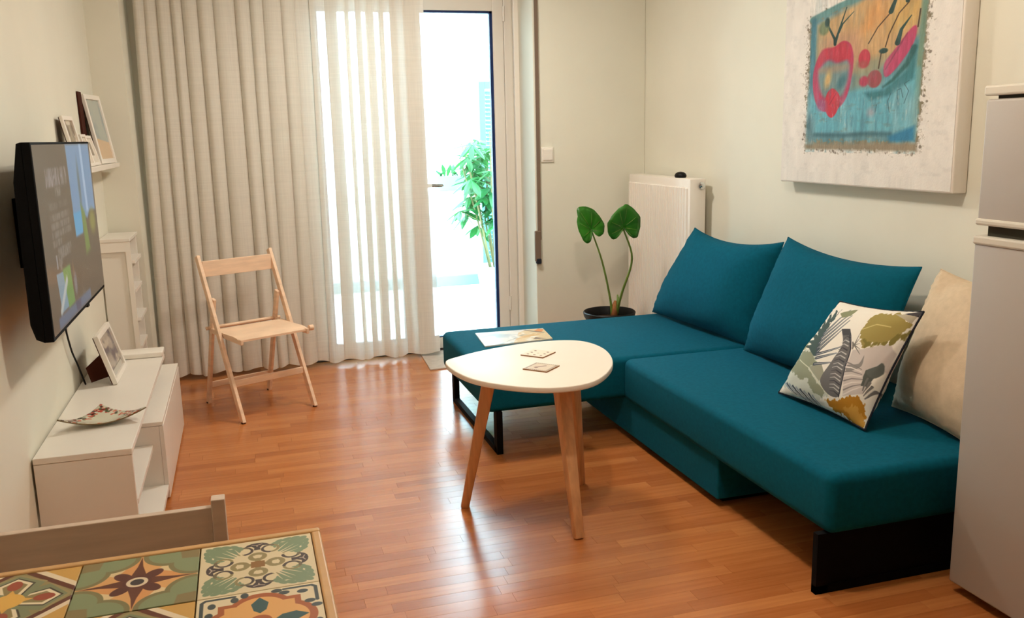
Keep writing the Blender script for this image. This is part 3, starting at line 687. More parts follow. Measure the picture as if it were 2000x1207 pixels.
# ------------------------------------------------------------------ TV bench
tb = thing('tv_bench', (-.58, 4.1, 0), 'white tv bench with an open upper board and low cabinet along the left wall', 'tv bench')
X0, X1 = -.752, -.437
MB().box((X0, 3.24, .428), (X1, 4.72, .45), .002).build('top_board', M['white'], tb)
MB().box((X0, 3.242, 0), (X1-.002, 3.262, .427), .0015).build('end_panel', M['white'], tb)
MB().box((X0, 4.25, .351), (X1-.03, 4.268, .427)).build('spacer', M['white'], tb)
MB().box((X0, 4.69, .351), (X1-.03, 4.708, .427)).build('spacer', M['white'], tb)
MB().box((X0, 3.263, .235), (X1+.0, 3.86, .253)).build('shelf', M['white'], tb)
MB().box((X0, 3.263, .253), (X0+.006, 3.86, .427)).build('back_panel', M['white'], tb)
MB().box((X0, 3.263, .05), (-.392, 3.86, .072), .001).build('bottom_board', M['white'], tb)
MB().box((X0, 3.862, .05), (-.408, 4.90, .332)).build('cabinet', M['white'], tb)
MB().box((X0, 3.862, .333), (-.392, 4.905, .350), .0015).build('cabinet_top', M['white'], tb)
MB().box((-.4075, 3.864, .012), (-.390, 4.903, .332), .0015).build('door', M['white'], tb)
MB().box((X0+.02, 3.28, 0), (-.43, 4.88, .05)).build('plinth', M['white'], tb)
# slim white device on the far end
wd = thing('set_top_box', (-.55, 4.66, .45), 'slim white box lying across the far end of the tv bench', 'device')
MB().box((-.74, 4.64, .451), (-.437, 4.76, .478), .006, 3).build('case', M['lacquer'], wd, 'auto')
MB().box((-.642, 4.637, .462), (-.622, 4.641, .469)).build('display', M['darkgap'], wd)

# glass dish, slumped triangle with dotted rim
def dish():
    A, B, Cc = np.array([-.713, 3.50, .505]), np.array([-.415, 3.565, .505]), np.array([-.597, 3.725, .507])
    cen = (A+B+Cc)/3; n = 18; V = []; UV = []; F = []; idx = {}
    pic = Pic(300, 300, (206, 204, 182))
    rr = random.Random(4); cols = [(176, 72, 56), (74, 44, 36), (70, 84, 56), (206, 120, 96), (120, 48, 42), (190, 92, 72)]
    bc = lambda a, b, c: (a*.02+b*.98+c*.5, a*.05+b*.05+c*.95)
    for k in range(230):
        a, b = rr.random(), rr.random()
        if a+b > 1: a, b = 1-a, 1-b
        c = 1-a-b
        if min(a, b, c) > .13 or (c < .14 and min(a, b) > .2 and rr.random() < .8): continue
        x, y_ = bc(a, b, c); pic.ell(x, y_, .019, .026, rr.choice(cols))
    for i in range(n+1):
        for j in range(n+1-i):
            a, b = i/n, j/n; c = 1-a-b; m = max(a, b, c); p = a*A+b*B+c*Cc
            r_ = np.linalg.norm((p-cen)[:2])/np.linalg.norm((A-cen)[:2]); z = .4535+.05*min(1.1, r_)**1.6; p = p+(p-cen)*.06*(1-((m-1/3)/(2/3)))*min(1, (1-3*min(a, b, c))); idx[i, j] = len(V); V.append((p[0], p[1], z)); UV.append(bc(a, b, c))
    for i in range(n):
        for j in range(n-i):
            F.append((idx[i, j], idx[i+1, j], idx[i, j+1]))
            if j < n-i-1: F.append((idx[i+1, j], idx[i+1, j+1], idx[i, j+1]))
    m = image_mat('fused_glass', pic.a, .12, .6)
    o = from_py('glass_dish', V, F, m, None, True, UV); s = o.modifiers.new('thickness', 'SOLIDIFY'); s.thickness = .005; s.offset = 1
    rim = [V[idx[i, 0]] for i in range(n+1)] + [V[idx[n-i, i]] for i in range(1, n+1)] + [V[idx[0, n-i]] for i in range(1, n+1)]
    MB().tube([(a, b, c+.001) for a, b, c in rim], .0026, 6).build('rim', mat('olive_glass_rim', srgb(112, 92, 58), .2, .6), o, True)
    tag(o, 'greenish glass dish with dotted coloured rim and raised corners on tv bench', 'dish')
dish()

# picture frames -----------------------------------------------------------
def frame(name, ctr, w, h, yaw, lean, art, label, border=.02, th=.014, flap=True, group=None, edge='lacquer', mount=None):
    """frame leaning back; local x = width, y = depth, z = up"""
    root = thing(name, ctr, label, 'picture frame', group)
    Mx = Matrix.Translation(ctr) @ Matrix.Rotation(yaw, 4, 'Z') @ Matrix.Rotation(lean, 4, 'X')
    def fin(mb, nm, m):
        for v_ in mb.bm.verts: v_.co = Mx @ v_.co
        return mb.build(nm, m, root)
    b = border
    f = MB().box((-w/2, -th, 0), (-w/2+b, 0, h), .002).box((w/2-b, -th, 0), (w/2, 0, h), .002).box((-w/2+b, -th, 0), (w/2-b, 0, b), .002).box((-w/2+b, -th, h-b), (w/2-b, 0, h), .002)
    fin(f, 'moulding', M[edge])
    V = [(-w/2+b, -th*.45, b), (w/2-b, -th*.45, b), (w/2-b, -th*.45, h-b), (-w/2+b, -th*.45, h-b)]; V += [(x, -th*.2, z) for x, _, z in V]
    from_py('picture', [Mx @ Vector(p) for p in V], [(0, 1, 2, 3), (7, 6, 5, 4), (0, 4, 5, 1), (1, 5, 6, 2), (2, 6, 7, 3), (3, 7, 4, 0)], image_mat('framed_print', art, .25, .5), root, False, [(0, 0), (1, 0), (1, 1), (0, 1)]*2)
    fin(MB().box((-w/2+.004, 0, .004), (w/2-.004, .004, h-.004)), 'backing', M['brown'])
    if flap:
        t = h*.62; foot = math.tan(abs(lean))*h*.9+.03
        p0, p1 = Vector((0, .004, t)), Vector((0, .004, .0)); p2 = Mx.inverted() @ (Mx @ Vector((0, .01, 0)) + Matrix.Rotation(yaw, 3, 'Z') @ Vector((0, foot, 0)))
        p2.z += .006
        fin(MB().prism([(-w*.30, .005, t), (-w*.30, .005, .03), (-w*.30, p2.y, p2.z), (-w*.30, p2.y*.98, p2.z+.07)], (.006, 0, 0)), 'stand', M['brown'])
    return root
ws = tag(MB().box((-.76, 4.22, 1.366), (-.655, 5.61, 1.39), .002).build('picture_ledge', M['lacquer']), 'narrow white wall shelf above the tv holding picture frames', 'shelf')
a1 = Pic(90, 120, (176, 184, 176)); a1.blotch(3, (150, 164, 164), .4, .7, 5); a1.poly([(0, 0), (1, 0), (1, .28), (0, .36)], (214, 186, 152))
a2 = Pic(80, 100, (214, 204, 186)); a2.poly([(.2, .1), (.8, .1), (.8, .9), (.2, .9)], (160, 150, 130)); a2.blotch(5, (120, 108, 92), .5, .7, 6)
a3 = Pic(70, 80, (222, 214, 200)); a3.poly([(.25, .3), (.75, .3), (.75, .85), (.25, .85)], (150, 140, 124))
frame('framed_print', (-.684, 5.33, 1.391), .30, .365, PI/2-.12, -.16, a1.a, 'tall white framed print at the far end of the wall shelf', .025, .016, False)
frame('framed_print', (-.690, 4.50, 1.391), .20, .235, PI/2-.05, -.20, a2.a, 'small pale framed photo on the wall shelf above the tv screen', .02, .014, False)
frame('framed_print', (-.680, 4.74, 1.391), .11, .155, PI/2-.05, -.22, a3.a, 'tiny white framed picture, shortest of those on the wall shelf', .014, .012, False)
frame('framed_print', (-.684, 4.93, 1.391), .15, .15, PI/2-.05, -.25, a3.a, 'little white frame on the wall shelf tucked before the tall framed print', .014, .012, False)
tag(MB().prism([(-.757, 5.09, 1.391), (-.745, 5.09, 1.391), (-.752, 5.06, 1.76), (-.757, 5.06, 1.76)], (0, .11, 0)).build('dark_panel', M['brown']), 'dark brown panel leaning on the wall behind the tall white frame', 'picture')  # plain dark brown slab against the wall by the tall frame
a4 = Pic(100, 130, (170, 160, 150)); a4.blotch(3, (106, 98, 104), .4, .62, 9); a4.blotch(4, (196, 184, 168), .55, .75, 12); a4.poly([(0, 0), (1, 0), (1, .14), (0, .14)], (190, 186, 176)); a4.line([(0, .15), (1, .15)], .02, (110, 104, 96))
frame('photo_frame', (-.606, 4.33, .451), .34, .228, PI/2-.01, -.27, a4.a, 'white photo frame standing on the tv bench under the tv', .022, .020)

# television -----------------------------------------------------------
tv = thing('television', (-.66, 3.64, 1.2), 'black flat screen television mounted on the left wall', 'television')
def tv_pic():
    p = Pic(480, 270, (66, 58, 50), 16, 9); p.mix(noise2(p.X*.5, p.Y*.5, 3)*.25, (96, 84, 66)); g = (150, 146, 142)
    p.poly([(8.0, 9), (15.6, 9), (15.6, 4.9), (13.4, 5.0), (12.6, 4.6), (11.2, 4.9), (10.6, 3.9), (8.3, 3.9)], (92, 138, 176), soft=5)
    p.poly([(8.2, 5.2), (10.7, 5.2), (10.5, 3.95), (8.4, 3.95)], (40, 150, 196), soft=3); p.poly([(12.2, 9), (12.9, 9), (13.2, 5), (12.5, 5)], (150, 180, 208), soft=5)
    p.ell(11.0, 6.6, .35, 1.3, (72, 104, 112), soft=8); p.poly([(10.7, 5.6), (11.8, 5.0), (12.4, 2.8), (10.9, 2.6)], (92, 124, 52), soft=8); p.ell(14.2, 4.3, 1.0, .7, (122, 124, 56), soft=12)
    # headline and rows of small type (illegible in the room: strokes only)
    def word(x, y, n, h, col, w=.5):
        col = tuple(int(c*.92) for c in col)
        r = random.Random(int(x*10+y*7))
        for i in range(n):
            if r.random() < .14: continue
            cx = x+i*w*h
            p.line([(cx, y), (cx, y+h)], h*.22, col, op=.6, soft=3.5)
            if r.random() < .7: p.line([(cx, y+h*r.choice((0, .5, 1))), (cx+h*.32, y+h*r.choice((0, .5, 1)))], h*.2, col, op=.55, soft=3.5)
            if r.random() < .5: p.line([(cx+h*.32, y), (cx+h*.32, y+h)], h*.2, col, op=.5, soft=3.5)
    word(2.2, 7.0, 14, .75, (176, 170, 178), .5); word(4.1, 6.45, 7, .34, g, .55); word(2.3, 5.85, 24, .22, (126, 120, 114), .9)
    for k, n_ in enumerate((38, 36, 38, 16)): word(2.2, 5.30-k*.42, n_, .22, g, .6)
    for k, n_ in enumerate((30, 28, 8, 5)): word(3.0, 3.62-k*.28, n_, .20, g, .6)
    p.poly([(2.4, 3.6), (2.7, 3.6), (2.7, 2.9), (2.4, 2.9)], (130, 130, 134))
    p.poly([(2.0, 2.7), (4.9, 2.6), (5.2, .75), (2.4, .7)], (104, 140, 158), soft=2); p.poly([(3.6, 2.75), (5.6, 2.75), (5.9, .7), (4.2, .6)], (86, 136, 64), soft=3); p.line([(2.2, .8), (4.4, 2.1)], .4, (170, 178, 176), soft=4)
    p.ell(6.6, 1.6, .4, .6, (104, 104, 110), soft=5); p.ell(6.4, 2.4, .18, .4, (110, 84, 60), soft=4)
    p.poly([(1.4, .62), (10.8, .62), (10.8, .05), (1.4, .05)], (70, 96, 124), soft=4); p.poly([(6.0, .6), (7.6, .6), (7.4, .1), (6.2, .1)], (40, 56, 92), soft=3)
    return p.a
y0, y1, zb, zt = 3.055, 4.19, .886, 1.508
MB().box((-.628, y0, zb), (-.602, y1, zt), .003).build('bezel', M['iron'], tv)
MB().prism([(-.628, y0, zb), (-.652, y0, zb+.012), (-.664, y0, zb+.06), (-.660, y0, zt-.12), (-.640, y0, zt-.004), (-.628, y0, zt)], (0, y1-y0, 0)).build('back_shell', M['iron'], tv)
V = [(-.6018, y0+.008, zb+.014), (-.6018, y1-.008, zb+.014), (-.6018, y1-.008, zt-.008), (-.6018, y0+.008, zt-.008)]; V += [(-.6005, b_, c_) for _, b_, c_ in V]
from_py('screen', V, [(3, 2, 1, 0), (4, 5, 6, 7), (0, 1, 5, 4), (1, 2, 6, 5), (2, 3, 7, 6), (3, 0, 4, 7)], image_mat('tv_picture', tv_pic(), .18, .5, emit=.75), tv, False, [(0, 0), (1, 0), (1, 1), (0, 1)]*2).data.materials[0].node_tree.nodes['Principled BSDF'].inputs['Base Color'].default_value = (0, 0, 0, 1)
scm = bpy.data.materials['tv_picture'].node_tree
for l_ in list(scm.links):
    if l_.to_socket.name == 'Base Color': scm.links.remove(l_)
MB().box((-.757, 3.45, 1.08), (-.66, 3.8, 1.32)).build('wall_bracket', M['iron'], tv)
MB().box((-.61, 3.72, zb-.006), (-.600, 3.76, zb+.002)).build('badge', M['black'], tv)
MB().tube(smooth_open([(-.68, 3.92, .90), (-.735, 3.98, .80), (-.742, 4.06, .66), (-.738, 4.16, .55), (-.728, 4.22, .452)]), .004, 8).build('cable', M['black'], tv, True)

# white shelf unit behind the bench ------------------------------------
su = thing('shelf_unit', (-.68, 5.4, 0), 'narrow white open shelf unit against the left wall beyond the tv bench', 'shelf unit')
MB().box((-.752, 5.22, 0), (-.605, 5.245, .975), .002).build('side_panel', M['white'], su)
f_ = MB().box((-.625, 5.208, .02), (-.60, 5.222, .975)).box((-.755, 5.208, .92), (-.625, 5.222, .975)).box((-.755, 5.208, 0), (-.60, 5.222, .03))
f_.build('side_frame', M['lacquer'], su)
MB().box((-.752, 5.56, 0), (-.605, 5.585, .975), .002).build('side_panel', M['white'], su)
MB().box((-.755, 5.205, .975), (-.598, 5.59, .992), .002).build('top_board', M['white'], su)
for k in range(6): MB().box((-.752, 5.245, .05+k*.16), (-.585 if k % 2 else -.595, 5.56, .068+k*.16), .001).build('shelf', M['lacquer'], su)

# ------------------------------------------------------------------ painting on the right wall
def painting():
    K = lambda pts: [((3.924-(-.000886*x - .0000*y + 3.803))/1.0, 0) for x, y in pts]
    # local design frame: x 0..1056, y 0..1207 (downwards), field of the painting
    p = Pic(560, 640, (238, 230, 220), 1280, 1463)
    off = (135, 130)
    T = lambda pts: [(x+off[0], 1463-(y+off[1]+50)) for x, y in pts]
    E_ = lambda x, y: (x+off[0], 1463-(y+off[1]+50))
    p.blotch(.03, (226, 219, 210), .55, .85, 2)
    rr = random.Random(3)
    Q = [(95, 1075), (88, 110), (600, -20), (950, -40), (918, 1085)]
    p.poly(T(Q), (176, 164, 148), soft=1.2, rag=150, rf=.05, op=.7); p.poly(T(Q), (142, 128, 100), soft=1.5, rag=80, rf=.03)
    p.poly(T([(112, 1030), (108, 140), (600, 0), (930, -40), (900, 1030)]), (92, 140, 148), soft=3, rag=50)
    p.poly(T([(160, 540), (155, 160), (590, 10), (915, -10), (890, 330), (600, 560)]), (206, 158, 100), soft=14)
    p.poly(T([(500, 260), (560, 120), (640, 40), (680, 180), (560, 300)]), (224, 150, 78), soft=26); p.poly(T([(190, 300), (270, 240), (480, 250), (560, 480), (250, 520)]), (196, 142, 108), soft=24, op=.7)
    p.poly(T([(740, -10), (940, -20), (890, 260), (700, 300)]), (208, 162, 84), soft=20, op=.8)
    p.line(T([(110, 110), (330, 50), (620, -10)]), 46, (96, 144, 142), soft=4); p.line(T([(125, 120), (125, 1000)]), 42, (70, 128, 146), soft=5); p.line(T([(925, 0), (905, 600), (895, 1000)]), 34, (110, 140, 116), soft=5)
    p.poly(T([(110, 700), (500, 640), (900, 560), (900, 970), (110, 980)]), (94, 172, 190), soft=18); p.poly(T([(540, 690), (680, 680), (830, 560), (890, 380), (880, 620), (720, 720), (600, 750)]), (56, 124, 132), soft=8)
    p.poly(T([(480, 470), (680, 440), (660, 640), (440, 660)]), (142, 146, 118), soft=16, op=.8)
    # apple
    ap = smooth_closed([(300, 340), (370, 305), (430, 340), (455, 450), (440, 620), (400, 740), (330, 800), (230, 808), (170, 750), (135, 620), (140, 480), (200, 360)], 6)
    p.poly(T(ap), (196, 48, 84), soft=3); p.poly(T(smooth_closed([(200, 350), (300, 340), (370, 310), (420, 350), (430, 440), (340, 450), (250, 420), (170, 470)], 4)), (206, 48, 66), soft=6)
    p.poly(T(smooth_closed([(250, 430), (330, 460), (410, 450), (420, 560), (390, 680), (330, 720), (230, 700), (185, 600), (180, 510)], 5)), (112, 140, 138), soft=8)
    p.poly(T(smooth_closed([(200, 480), (400, 470), (400, 520), (200, 520)], 4)), (150, 136, 116), soft=10); p.ell(*E_(260, 570), 26, 60, (222, 176, 104), rot=-.2, soft=8); p.ell(*E_(370, 600), 30, 60, (62, 110, 120), rot=-.5, soft=8)
    p.poly(T(smooth_closed([(300, 640), (350, 680), (365, 740), (340, 820), (300, 858), (258, 820), (245, 730), (260, 670)], 5)), (214, 44, 62), soft=2)
    p.line(T([(330, 680), (280, 760)]), 8, (168, 40, 62)); p.ell(*E_(215, 760), 40, 46, (150, 88, 130), soft=8, op=.7)
    dg = (44, 72, 66)
    p.line(T([(305, 320), (300, 280), (250, 190), (240, 130)]), 22, dg, 10); p.line(T([(305, 310), (330, 230), (385, 70)]), 24, dg, 6); p.line(T([(330, 240), (360, 180), (440, 110)]), 16, dg, 5); p.ell(*E_(210, 190), 42, 50, (120, 128, 82), soft=5); p.ell(*E_(235, 150), 20, 34, dg, soft=3)
    # cherries and pepper
    p.ell(*E_(535, 450), 42, 64, (206, 52, 70), soft=2); p.ell(*E_(530, 490), 36, 26, (176, 70, 70), soft=6); p.ell(*E_(615, 600), 50, 60, (172, 66, 76), soft=3); p.ell(*E_(540, 610), 34, 36, (184, 52, 78), soft=5); p.ell(*E_(612, 600), 40, 48, (150, 80, 76), soft=8, inner=.7)
    p.poly(T(smooth_closed([(860, 280), (880, 300), (860, 400), (780, 520), (710, 590), (680, 580), (680, 500), (740, 420), (810, 330)], 5)), (196, 62, 100), soft=3)
    p.line(T([(870, 420), (830, 520), (740, 620), (680, 660)]), 40, (40, 96, 92), 14, op=.85, soft=4); p.line(T([(820, 320), (690, 540)]), 10, (120, 44, 70), op=.5)
    for pts, w in (([(560, 350), (620, 250), (700, 170)], 8), ([(680, 390), (700, 310), (760, 180), (820, 120)], 8), ([(640, 530), (655, 410)], 8), ([(885, 290), (895, 180)], 9)): p.line(T(pts), w, (80, 60, 44))
    p.line(T([(705, 160), (735, 80), (790, 10)]), 34, dg, 8); p.line(T([(810, 110), (850, 80), (910, 40)]), 26, dg, 5); p.line(T([(760, 375), (780, 290), (840, 210)]), 36, dg, 6); p.ell(*E_(668, 415), 30, 18, dg, soft=2)
    inn = ((p.X > 225) & (p.X < 1050) & (p.Y > 165))
    for fx, fy, col, lo, hi, o_, sd in ((.012, .004, (150, 196, 204), .52, .8, .55, 31), (.05, .008, (70, 124, 140), .56, .8, .5, 32), (.09, .02, (214, 206, 190), .66, .85, .5, 33), (.02, .05, (120, 110, 84), .62, .85, .35, 34)):
        p.mix(np.clip((noise2(p.X*fx, p.Y*fy, sd)-lo)/(hi-lo), 0, 1)*o_*inn*np.clip((760-p.Y)/260, .25, 1), col)
    # scribbled marks low right
    for pts in ([(735, 705), (715, 760), (730, 835)], [(780, 750), (775, 690), (800, 680), (815, 740)], [(850, 630), (820, 650), (850, 700), (825, 780)], [(640, 780), (632, 830)]): p.line(T(pts), 4.5, (52, 84, 90), op=.75)
    p.line(T([(170, 985), (420, 990), (560, 980), (740, 985)]), 30, (62, 104, 116), soft=6, op=.8); p.poly(T([(730, 1000), (900, 930), (905, 1030), (740, 1040)]), (44, 124, 166), soft=8); p.ell(*E_(600, 830), 26, 30, (170, 160, 170), soft=10, op=.7)
    p.poly(T([(85, 1060), (920, 1050), (925, 1100), (90, 1095)]), (150, 132, 104), soft=6); p.ell(*E_(125, 940), 30, 90, (70, 96, 100), soft=14, op=.6)
    nz_ = noise2(p.X*.02, p.Y*.006, 11); p.a *= (.95+.09*nz_)[..., None]; nz_ = noise2(p.X*.09, p.Y*.012, 12); ins = ((p.X > 220) & (p.X < 1060) & (p.Y > 170)); p.a *= np.where(ins, .88+.24*nz_, 1)[..., None]
    for k in range(90):
        side = rr.random(); x = rr.choice((rr.uniform(62, 100), rr.uniform(935, 975))) if side < .6 else rr.uniform(100, 930); yv = rr.uniform(60, 1130) if side < .6 else rr.uniform(1090, 1135)
        p.ell(*E_(x, yv), rr.uniform(3, 9), rr.uniform(3, 12), (120, 106, 90) if rr.random() < .5 else (190, 176, 160), op=.8)
    gy = p.a.mean(2, keepdims=True); p.a = p.a*.78+gy*.18+.0
    return np.clip(p.a, 0, 1)
pt = thing('painting', (2.62, 3.35, 1.235), 'large white canvas painted with red apple, cherries and pepper on right wall', 'painting')
PX0, PX1 = 2.58, 2.648
MB().box((PX0, 2.785, 1.236), (PX1, 3.925, 2.36), .006, 3).build('canvas', M['canvas'], pt, 'auto')
# printed field: design unit -> metres .000886
yl, yr = 3.803+.000886*135, 3.803-.000886*(1280-135)
zb_, zt_ = 2.045-.00058*0, 0
sc_ = .000593
PZ1 = 2.045+sc_*180; PZ0 = 2.045-sc_*(1463-180)
V = [(PX0-.0022, 3.918, 1.243), (PX0-.0022, 2.793, 1.243), (PX0-.0022, 2.793, 2.35), (PX0-.0022, 3.918, 2.35)]
V += [(PX0-.0004, b_, c_) for _, b_, c_ in V]
uvf = lambda y_, z_: ((yl-y_)/(yl-yr), (z_-PZ0)/(PZ1-PZ0))
from_py('paint_layer', V, [(0, 1, 2, 3), (7, 6, 5, 4), (0, 4, 5, 1), (1, 5, 6, 2), (2, 6, 7, 3), (3, 7, 4, 0)], image_mat('oil_paint', painting(), .75, .25, bump=.6), pt, False, [uvf(b_, c_) for _, b_, c_ in V])

# ------------------------------------------------------------------ fridge
fg = thing('refrigerator', (2.38, 1.9, 0), 'white two door refrigerator at the right edge against the right wall', 'refrigerator')
MB().box((2.165, 1.615, .04), (2.645, 2.165, 1.59), .006).build('body', M['fridge'], fg)
MB().box((2.112, 1.612, .035), (2.160, 2.178, 1.158), .008, 3).build('door', M['fridge'], fg, 'auto')
MB().box((2.112, 1.612, 1.206), (2.160, 2.174, 1.566), .008, 3).build('door', M['fridge'], fg, 'auto')
MB().box((2.106, 1.612, 1.140), (2.162, 2.180, 1.166), .006, 2).build('handle', M['fridgetrim'], fg)
MB().box((2.106, 1.612, 1.198), (2.162, 2.176, 1.218), .006, 2).build('handle', M['fridgetrim'], fg)
MB().box((2.130, 1.612, 1.166), (2.166, 2.146, 1.199)).build('door_gap', M['darkgap'], fg)
MB().box((2.130, 1.612, 1.566), (2.166, 2.146, 1.578)).build('door_gap', M['darkgap'], fg)
MB().box((2.106, 1.610, 1.576), (2.648, 2.178, 1.605), .006, 2).build('top_cap', M['fridgetrim'], fg)
for a in ((2.2, 1.66), (2.2, 2.12), (2.6, 1.66), (2.6, 2.12)): MB().lathe((a[0], a[1], 0), [(.02, 0), (.02, .04), (.01, .045)], 12).build('foot', M['black'], fg)

# ------------------------------------------------------------------ dining table with patterned tiles
dt = thing('tiled_table', (-.33, 1.36, 0), 'wood framed dining table topped with patterned cement tiles', 'table')
TX, TY, TS = (.0765, -.126, -.3285, -.531), (1.6655, 1.463, 1.2605), .2
ax0, ax1, ay0, ay1 = -.7515, .0955, 1.040, 1.6835
MB().box((ax0, ay1-.017, .708), (ax1, ay1, .752), .004, 3).build('edge_rail', M['pine'], dt)
MB().box((ax0, ay0, .708), (ax1, ay0+.017, .752), .004, 3).build('edge_rail', M['pine'], dt)
MB().box((ax1-.0175, ay0+.0172, .708), (ax1, ay1-.0172, .752), .004, 3).build('edge_rail', M['pine'], dt)
MB().box((ax0, ay0+.0172, .708), (ax0+.0175, ay1-.0172, .752), .004, 3).build('edge_rail', M['pine'], dt)
MB().box((ax0+.018, ay0+.018, .715), (ax1-.018, ay1-.018, .7415)).build('tile_bed', M['grout'], dt)
for x in (ax0+.035, ax1-.035):
    for y_ in (ay0+.035, ay1-.035): MB().box((x-.022, y_-.022, 0), (x+.022, y_+.022, .7075), .003).build('leg', M['pine'], dt)
cream, olive, sage, dkb = (226, 208, 170), (142, 126, 82), (128, 146, 112), (58, 46, 44)
def tile1():
    cr = (222, 206, 170); p = Pic(300, 300, cr); g1 = (124, 142, 112); ol = (146, 132, 90)
    for k in range(4):
        R4 = lambda pts: rot4(pts, k); P4 = lambda x, y: rot4([(x, y)], k)[0]; el = lambda x, y, a, b, c, r: p.ell(*P4(x, y), a, b, c, rot=r+k*PI/2)
        el(.20, .20, .15, .10, g1, PI/4)
        for x, y, a, b, r in ((.085, .085, .055, .035, .78), (.15, .055, .05, .028, .3), (.055, .15, .05, .028, 1.27), (.23, .065, .055, .03, .5), (.065, .23, .055, .03, 1.07), (.30, .085, .05, .03, .8), (.085, .30, .05, .03, .77), (.345, .13, .045, .03, 1.1), (.13, .345, .045, .03, .47), (.30, .17, .06, .05, .78), (.17, .30, .06, .05, .78)): el(x, y, a, b, g1, r)
        for a_, b_ in (((.42, .42), (.17, .19)), ((.40, .38), (.22, .13)), ((.38, .40), (.13, .22)), ((.40, .37), (.30, .14)), ((.37, .40), (.14, .30))): p.line(R4([a_, b_]), .030, cr, .003)
        for s_ in (1, -1):
            cx = .5+s_*.118; c0 = PI/2 if s_ > 0 else PI/2
            p.line(R4(arc(cx, .205, .072, PI/2-s_*PI*.05, PI/2-s_*PI*1.05)), .026, ol); p.line(R4(arc(cx, .205, .072, PI/2-s_*PI*.9, PI/2-s_*PI*1.2)), .03, (112, 100, 76))
            p.line(R4(arc(cx, .205, .072, PI/2+s_*PI*.05, PI/2+s_*PI*.75)), .030, (70, 58, 54), .022)
        p.poly(R4([(.385, .125), (.41, .085), (.45, .062), (.5, .055), (.55, .062), (.59, .085), (.615, .125), (.55, .115), (.525, .16), (.53, .205), (.47, .205), (.475, .16), (.45, .115)]), (66, 54, 52)); p.line(R4([(.455, .085), (.5, .105), (.545, .085)]), .012, (188, 168, 150)); p.line(R4([(.5, .10), (.5, .13)]), .012, (188, 168, 150))
        p.line(R4(arc(.5, .345, .062, PI*.36, -PI*1.36)), .046, ol); p.line(R4([(.465, .325), (.5, .35), (.535, .325)]), .016, cr); p.line(R4([(.5, .40), (.5, .46)]), .05, ol)
    p.poly([(.44, .44), (.56, .44), (.56, .56), (.44, .56)], (140, 98, 46))
    return p.a
def tile2():
    p = Pic(300, 300, (222, 198, 152))
    for k in range(4):
        R4 = lambda pts: rot4(pts, k)
        p.poly(R4([(.5, 0), (.30, .24), (.5, .5)]), (218, 164, 104)); p.poly(R4([(.5, 0), (.66, .30), (.5, .5)]), (214, 152, 92))
    for k in range(4):
        for x, y in ((.245, .015), (.015, .245)):
            p.ell(*rot4([(x, y)], k)[0], .245, .245, (126, 118, 80))
        for x, y in ((.245, .015), (.015, .245)): p.ell(*rot4([(x, y)], k)[0], .20, .20, (132, 142, 106))
        p.poly(rot4([(0, 0), (.17, 0), (.15, .15), (0, .17)], k), (134, 118, 80))
    for k in range(4):
        R4 = lambda pts: rot4(pts, k); p.poly(R4([(.5, .01), (.478, .20), (.43, .40), (.57, .40), (.522, .20)]), (98, 54, 36))
        x, y = rot4([(.375, .375)], k)[0]; p.ell(x, y, .095, .06, (90, 48, 38), rot=PI/4+k*PI/2)
    p.ell(.5, .5, .12, .12, (90, 48, 38)); p.ell(.5, .5, .09, .09, (222, 202, 172)); p.ell(.5, .5, .056, .056, (64, 56, 56))
    return p.a
def tile3():
    p = Pic(300, 300, (146, 132, 88))
    for k in range(4):
        R4 = lambda pts: rot4(pts, k)
        p.poly(R4([(0, 0), (.30, 0), (0, .30)]), (206, 160, 84)); p.line(R4([(.36, -.02), (-.02, .36)]), .06, (232, 214, 184)); p.line(R4([(.44, -.02), (-.02, .44)]), .055, (98, 52, 34))
        p.poly(R4([(.5, 0), (.74, .20), (.64, .44), (.5, .5), (.36, .44), (.26, .20)]), (126, 132, 100)); p.line(R4([(.26, .20), (.5, .02), (.74, .20)]), .026, (156, 140, 96))
        p.poly(R4([(.5, .07), (.66, .20), (.58, .44), (.42, .44), (.34, .20)]), (64, 58, 44)); p.poly(R4([(.5, .09), (.64, .205), (.565, .44), (.435, .44), (.36, .205)]), (234, 218, 186)); p.poly(R4([(.5, .13), (.60, .22), (.54, .42), (.46, .42), (.40, .22)]), (140, 124, 82)); p.ell(*rot4([(.5, .22)], k)[0], .06 if k % 2 == 0 else .085, .085 if k % 2 == 0 else .06, (154, 70, 46))
    p.poly([(.5, .30), (.56, .44), (.70, .5), (.56, .56), (.5, .70), (.44, .56), (.30, .5), (.44, .44)], (222, 170, 84)); p.ell(.5, .5, .13, .13, (226, 176, 84))
    return p.a
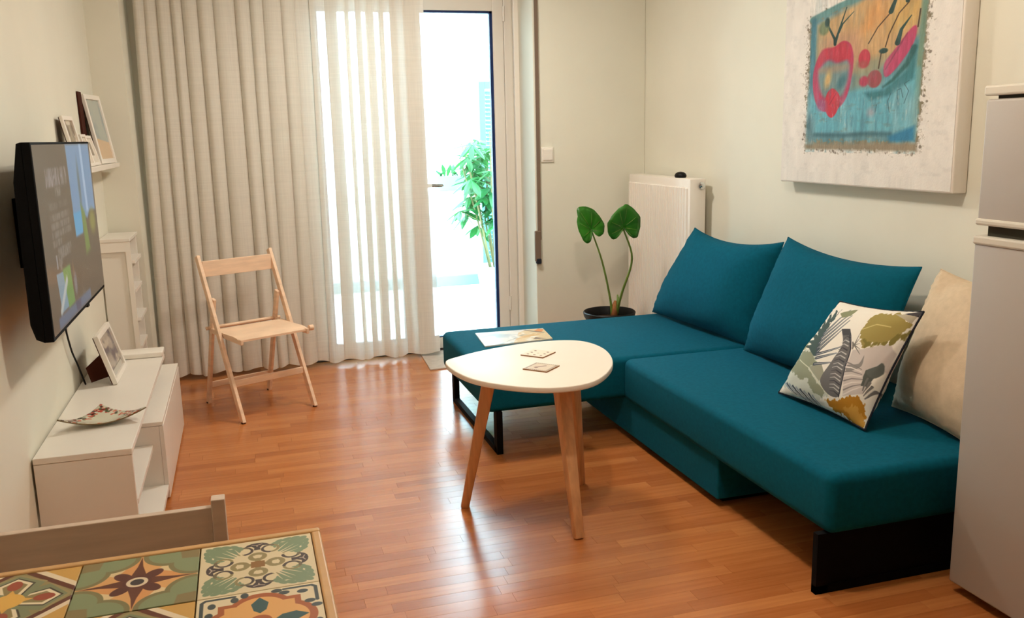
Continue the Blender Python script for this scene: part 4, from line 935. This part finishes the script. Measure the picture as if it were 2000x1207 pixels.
def tile4():
    p = Pic(300, 300, (228, 212, 178)); nv = (66, 74, 74)
    for k in range(4):
        R4 = lambda pts: rot4(pts, k); p.line(R4([(.04, .30), (.04, .07), (.07, .04), (.30, .04)]), .030, nv)
        for x, y in ((.10, .30), (.30, .10), (.15, .12), (.36, .05), (.05, .38)): p.ell(*rot4([(x, y)], k)[0], .045, .032, nv, rot=k*PI/2)
        p.ell(*rot4([(.5, .31)], k)[0], .26, .26, (168, 92, 48))
    p.poly([(.17, .17), (.83, .17), (.83, .83), (.17, .83)], (168, 92, 48))
    for k in range(4): p.ell(*rot4([(.5, .33)], k)[0], .215, .215, (228, 172, 104))
    p.poly([(.22, .22), (.78, .22), (.78, .78), (.22, .78)], (228, 172, 104))
    for k in range(4): p.poly(rot4([(.5, .12), (.57, .22), (.55, .33), (.5, .38), (.45, .33), (.43, .22)], k), (52, 84, 84))
    p.ell(.5, .5, .09, .09, (168, 92, 48)); return p.a
arts = [image_mat('cement_tile_%d' % i, a, .45, .35) for i, a in enumerate((tile1(), tile2(), tile3(), tile4()))]
lay = [[0, 1, 2, 3], [3, 2, 0, 1], [1, 0, 3, 2]]
tms = []
for a in arts:
    b = MB().box((0, 0, 0), (TS, TS, .008), .0008, 1); me = bpy.data.meshes.new('tile'); b.bm.to_mesh(me); b.bm.free(); me.materials.append(a)
    l = me.uv_layers.new(name='UVMap')
    for lp in me.loops: co = me.vertices[lp.vertex_index].co; l.data[lp.index].uv = (co.x/TS, co.y/TS)
    tms.append(me)
for r in range(3):
    for c in range(4):
        o = bpy.data.objects.new('tile', tms[lay[r][c]]); C.objects.link(o); adopt(o, dt); o.location = (TX[c]-TS, TY[r]-TS, .7415+.0005*((r+c) % 2))

# ------------------------------------------------------------------ dining chair behind the table
dc = thing('dining_chair', (-.33, 1.68, 0), 'whitewashed wooden chair pushed in at the far side of the tiled table', 'chair')
xl, xr, cy = -.555, -.0985, 1.895
for x in (xl, xr): MB().bar((x, cy-.05, 0), (x, cy, .757), .036, .028, up=(1, 0, 0), bev=.002).build('rear_leg', M['wash'], dc)
MB().prism([(xl+.015, cy-.004+.018*math.sin(PI*i/10), .60) for i in range(0)] or [(xl+.014, cy-.010, .585), (xr-.014, cy-.010, .585), (xr-.014, cy+.008, .585), (xl+.014, cy+.008, .585)], (0, .008, .151), .002).build('backrest', M['wash'], dc)
MB().box((xl-.012, 1.44, .435), (xr+.012, 1.845, .458), .006).build('seat', M['wash'], dc)
for x in (xl, xr): MB().box((x-.016, 1.455, 0), (x+.016, 1.487, .434), .002).build('front_leg', M['wash'], dc)
for z in (.22,):
    for x in (xl, xr): MB().box((x-.008, 1.488, z), (x+.008, 1.855, z+.03)).build('stretcher', M['wash'], dc)
bpy.context.view_layer.update()
